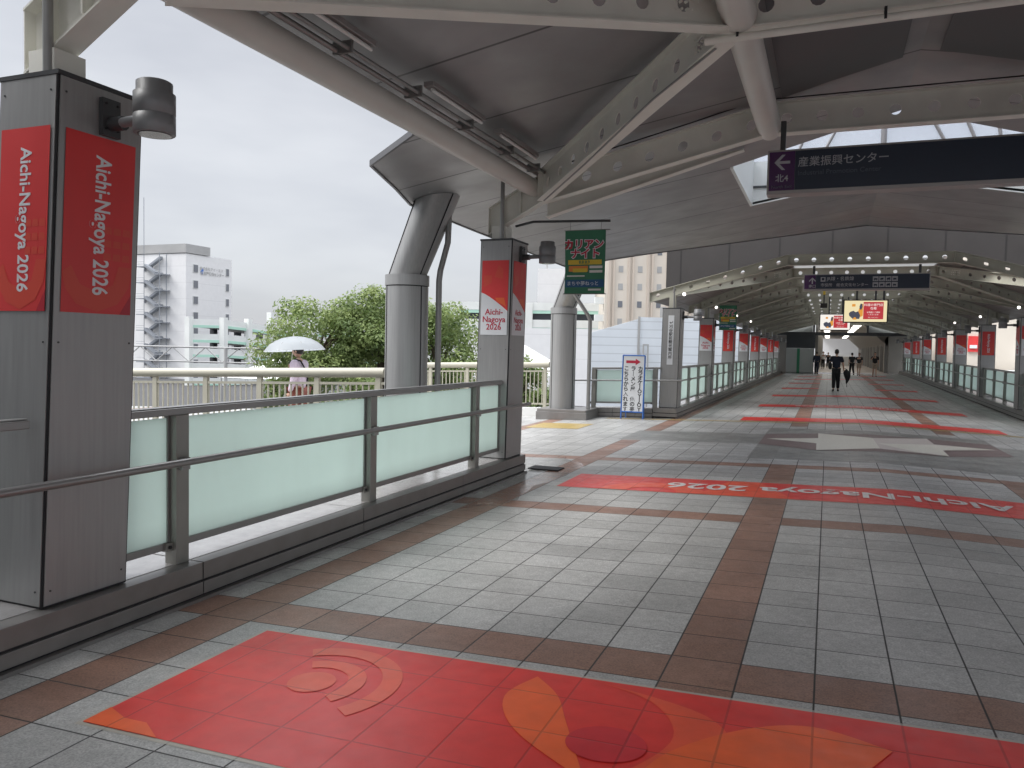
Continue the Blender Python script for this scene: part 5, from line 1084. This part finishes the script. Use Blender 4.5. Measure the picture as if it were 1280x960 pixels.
# right of the tunnel
rs = empty('sheeting_wall', (16, 60, GZ), 'large white sheeted building to the right of the tunnel', 'construction sheeting')
c = MB(); c.box(15, 15.3, 38, 64, GZ, 11, 'sheet2'); c.build('sheet_panel', rs)
rb = empty('pale_building', (14, 90, GZ), 'pale building with a red sign to the right of the tunnel', 'building')
c = MB(); c.box(9.6, 24, 70, 100, GZ, 10, 'bbeige'); c.build('wall', rb)
c = MB(); c.box(10.0, 10.75, 69.8, 69.98, 1.93, 3.14, 'redp'); sg = c.build('sign', rb)
c = MB(); c.box(10.1, 10.6, 69.7, 69.79, 2.2, 2.45, 'whitep'); c.build('sign_stripe', sg)
c = MB(); c.box(9.0, 40, 66, 69, GZ, .6, 'pwhite'); c.build('low_building', label='low white building below the red sign, right of the tunnel', cat='building', loc=(14, 67, GZ))

# ------------------------------------------------------------------ trees
def tree(x, y, r, zc, hgt, label, n=3600, leaf=.20, seed=1):
    rnd = random.Random(seed); e = empty('broadleaf_tree', (x, y, GZ), label, 'tree', 'broadleaf trees beside the bridge')
    t = MB(); t.tube((x, y, GZ), (x+.1, y, zc-hgt*.35), .32, 'bark', r1=.22, n=10)
    cl = []
    for i in range(34):
        while True:
            p = Vector((rnd.uniform(-1, 1), rnd.uniform(-1, 1), rnd.uniform(-1, 1)))
            if .35 < p.length < 1: break
        cl.append((Vector((x+p.x*r*.82, y+p.y*r*.82, zc+p.z*hgt*.82)), rnd.uniform(.26, .42)*r))
    for c_, q in cl[:14]: t.tube((x+.1, y, zc-hgt*.4), c_, .12, 'bark', r1=.03, n=6)
    t.build('trunk', e); m = MB(); vs = []; fs = []
    for i in range(n):
        c_, q = rnd.choice(cl); d = Vector((rnd.gauss(0, 1), rnd.gauss(0, 1), rnd.gauss(0, 1))).normalized(); rr = q*(.55+.5*rnd.random())
        p = c_+Vector((d.x*rr, d.y*rr, d.z*rr*.8)); nn = (d+Vector((rnd.uniform(-.7, .7), rnd.uniform(-.7, .7), rnd.uniform(-.2, .9)))).normalized(); a_ = nn.orthogonal().normalized(); a_ = Matrix.Rotation(rnd.uniform(0, 6.3), 3, nn) @ a_; b_ = nn.cross(a_); s_ = leaf*rnd.uniform(.6, 1.3); k = len(vs)
        vs += [p-a_*s_, p-b_*s_*.5+nn*s_*.12, p+a_*s_, p+b_*s_*.5+nn*s_*.12]; fs.append((k, k+1, k+2, k+3))
    m.add(vs, fs, 'leaf'); m.build('crown', e)
tree(-27.6, 38.0, 3.4, 1.75, 3.4, 'broad green tree behind the umbrella, leftmost of the trees', 13000, .115, 3)
tree(-24.4, 40.2, 3.2, 2.15, 3.3, 'taller green tree directly left of the nearer round column', 13000, .115, 5)
tree(-21.0, 40.8, 3.2, 1.3, 3.6, 'green tree directly right of the nearer round column', 13000, .115, 8)
tree(-30.5, 39.5, 2.0, -1.5, 2.4, 'low green tree at the left end of the tree group', 5200, .115, 12)
tree(-16.2, 42.5, 1.8, -.9, 2.2, 'small green tree seen in the gap right of the poster pillar', 5200, .115, 15)
tree(-33, 52, 3.0, -2.2, 2.6, 'tree far behind the railing at the left', 3000, .2, 21)
bpy.context.view_layer.update()
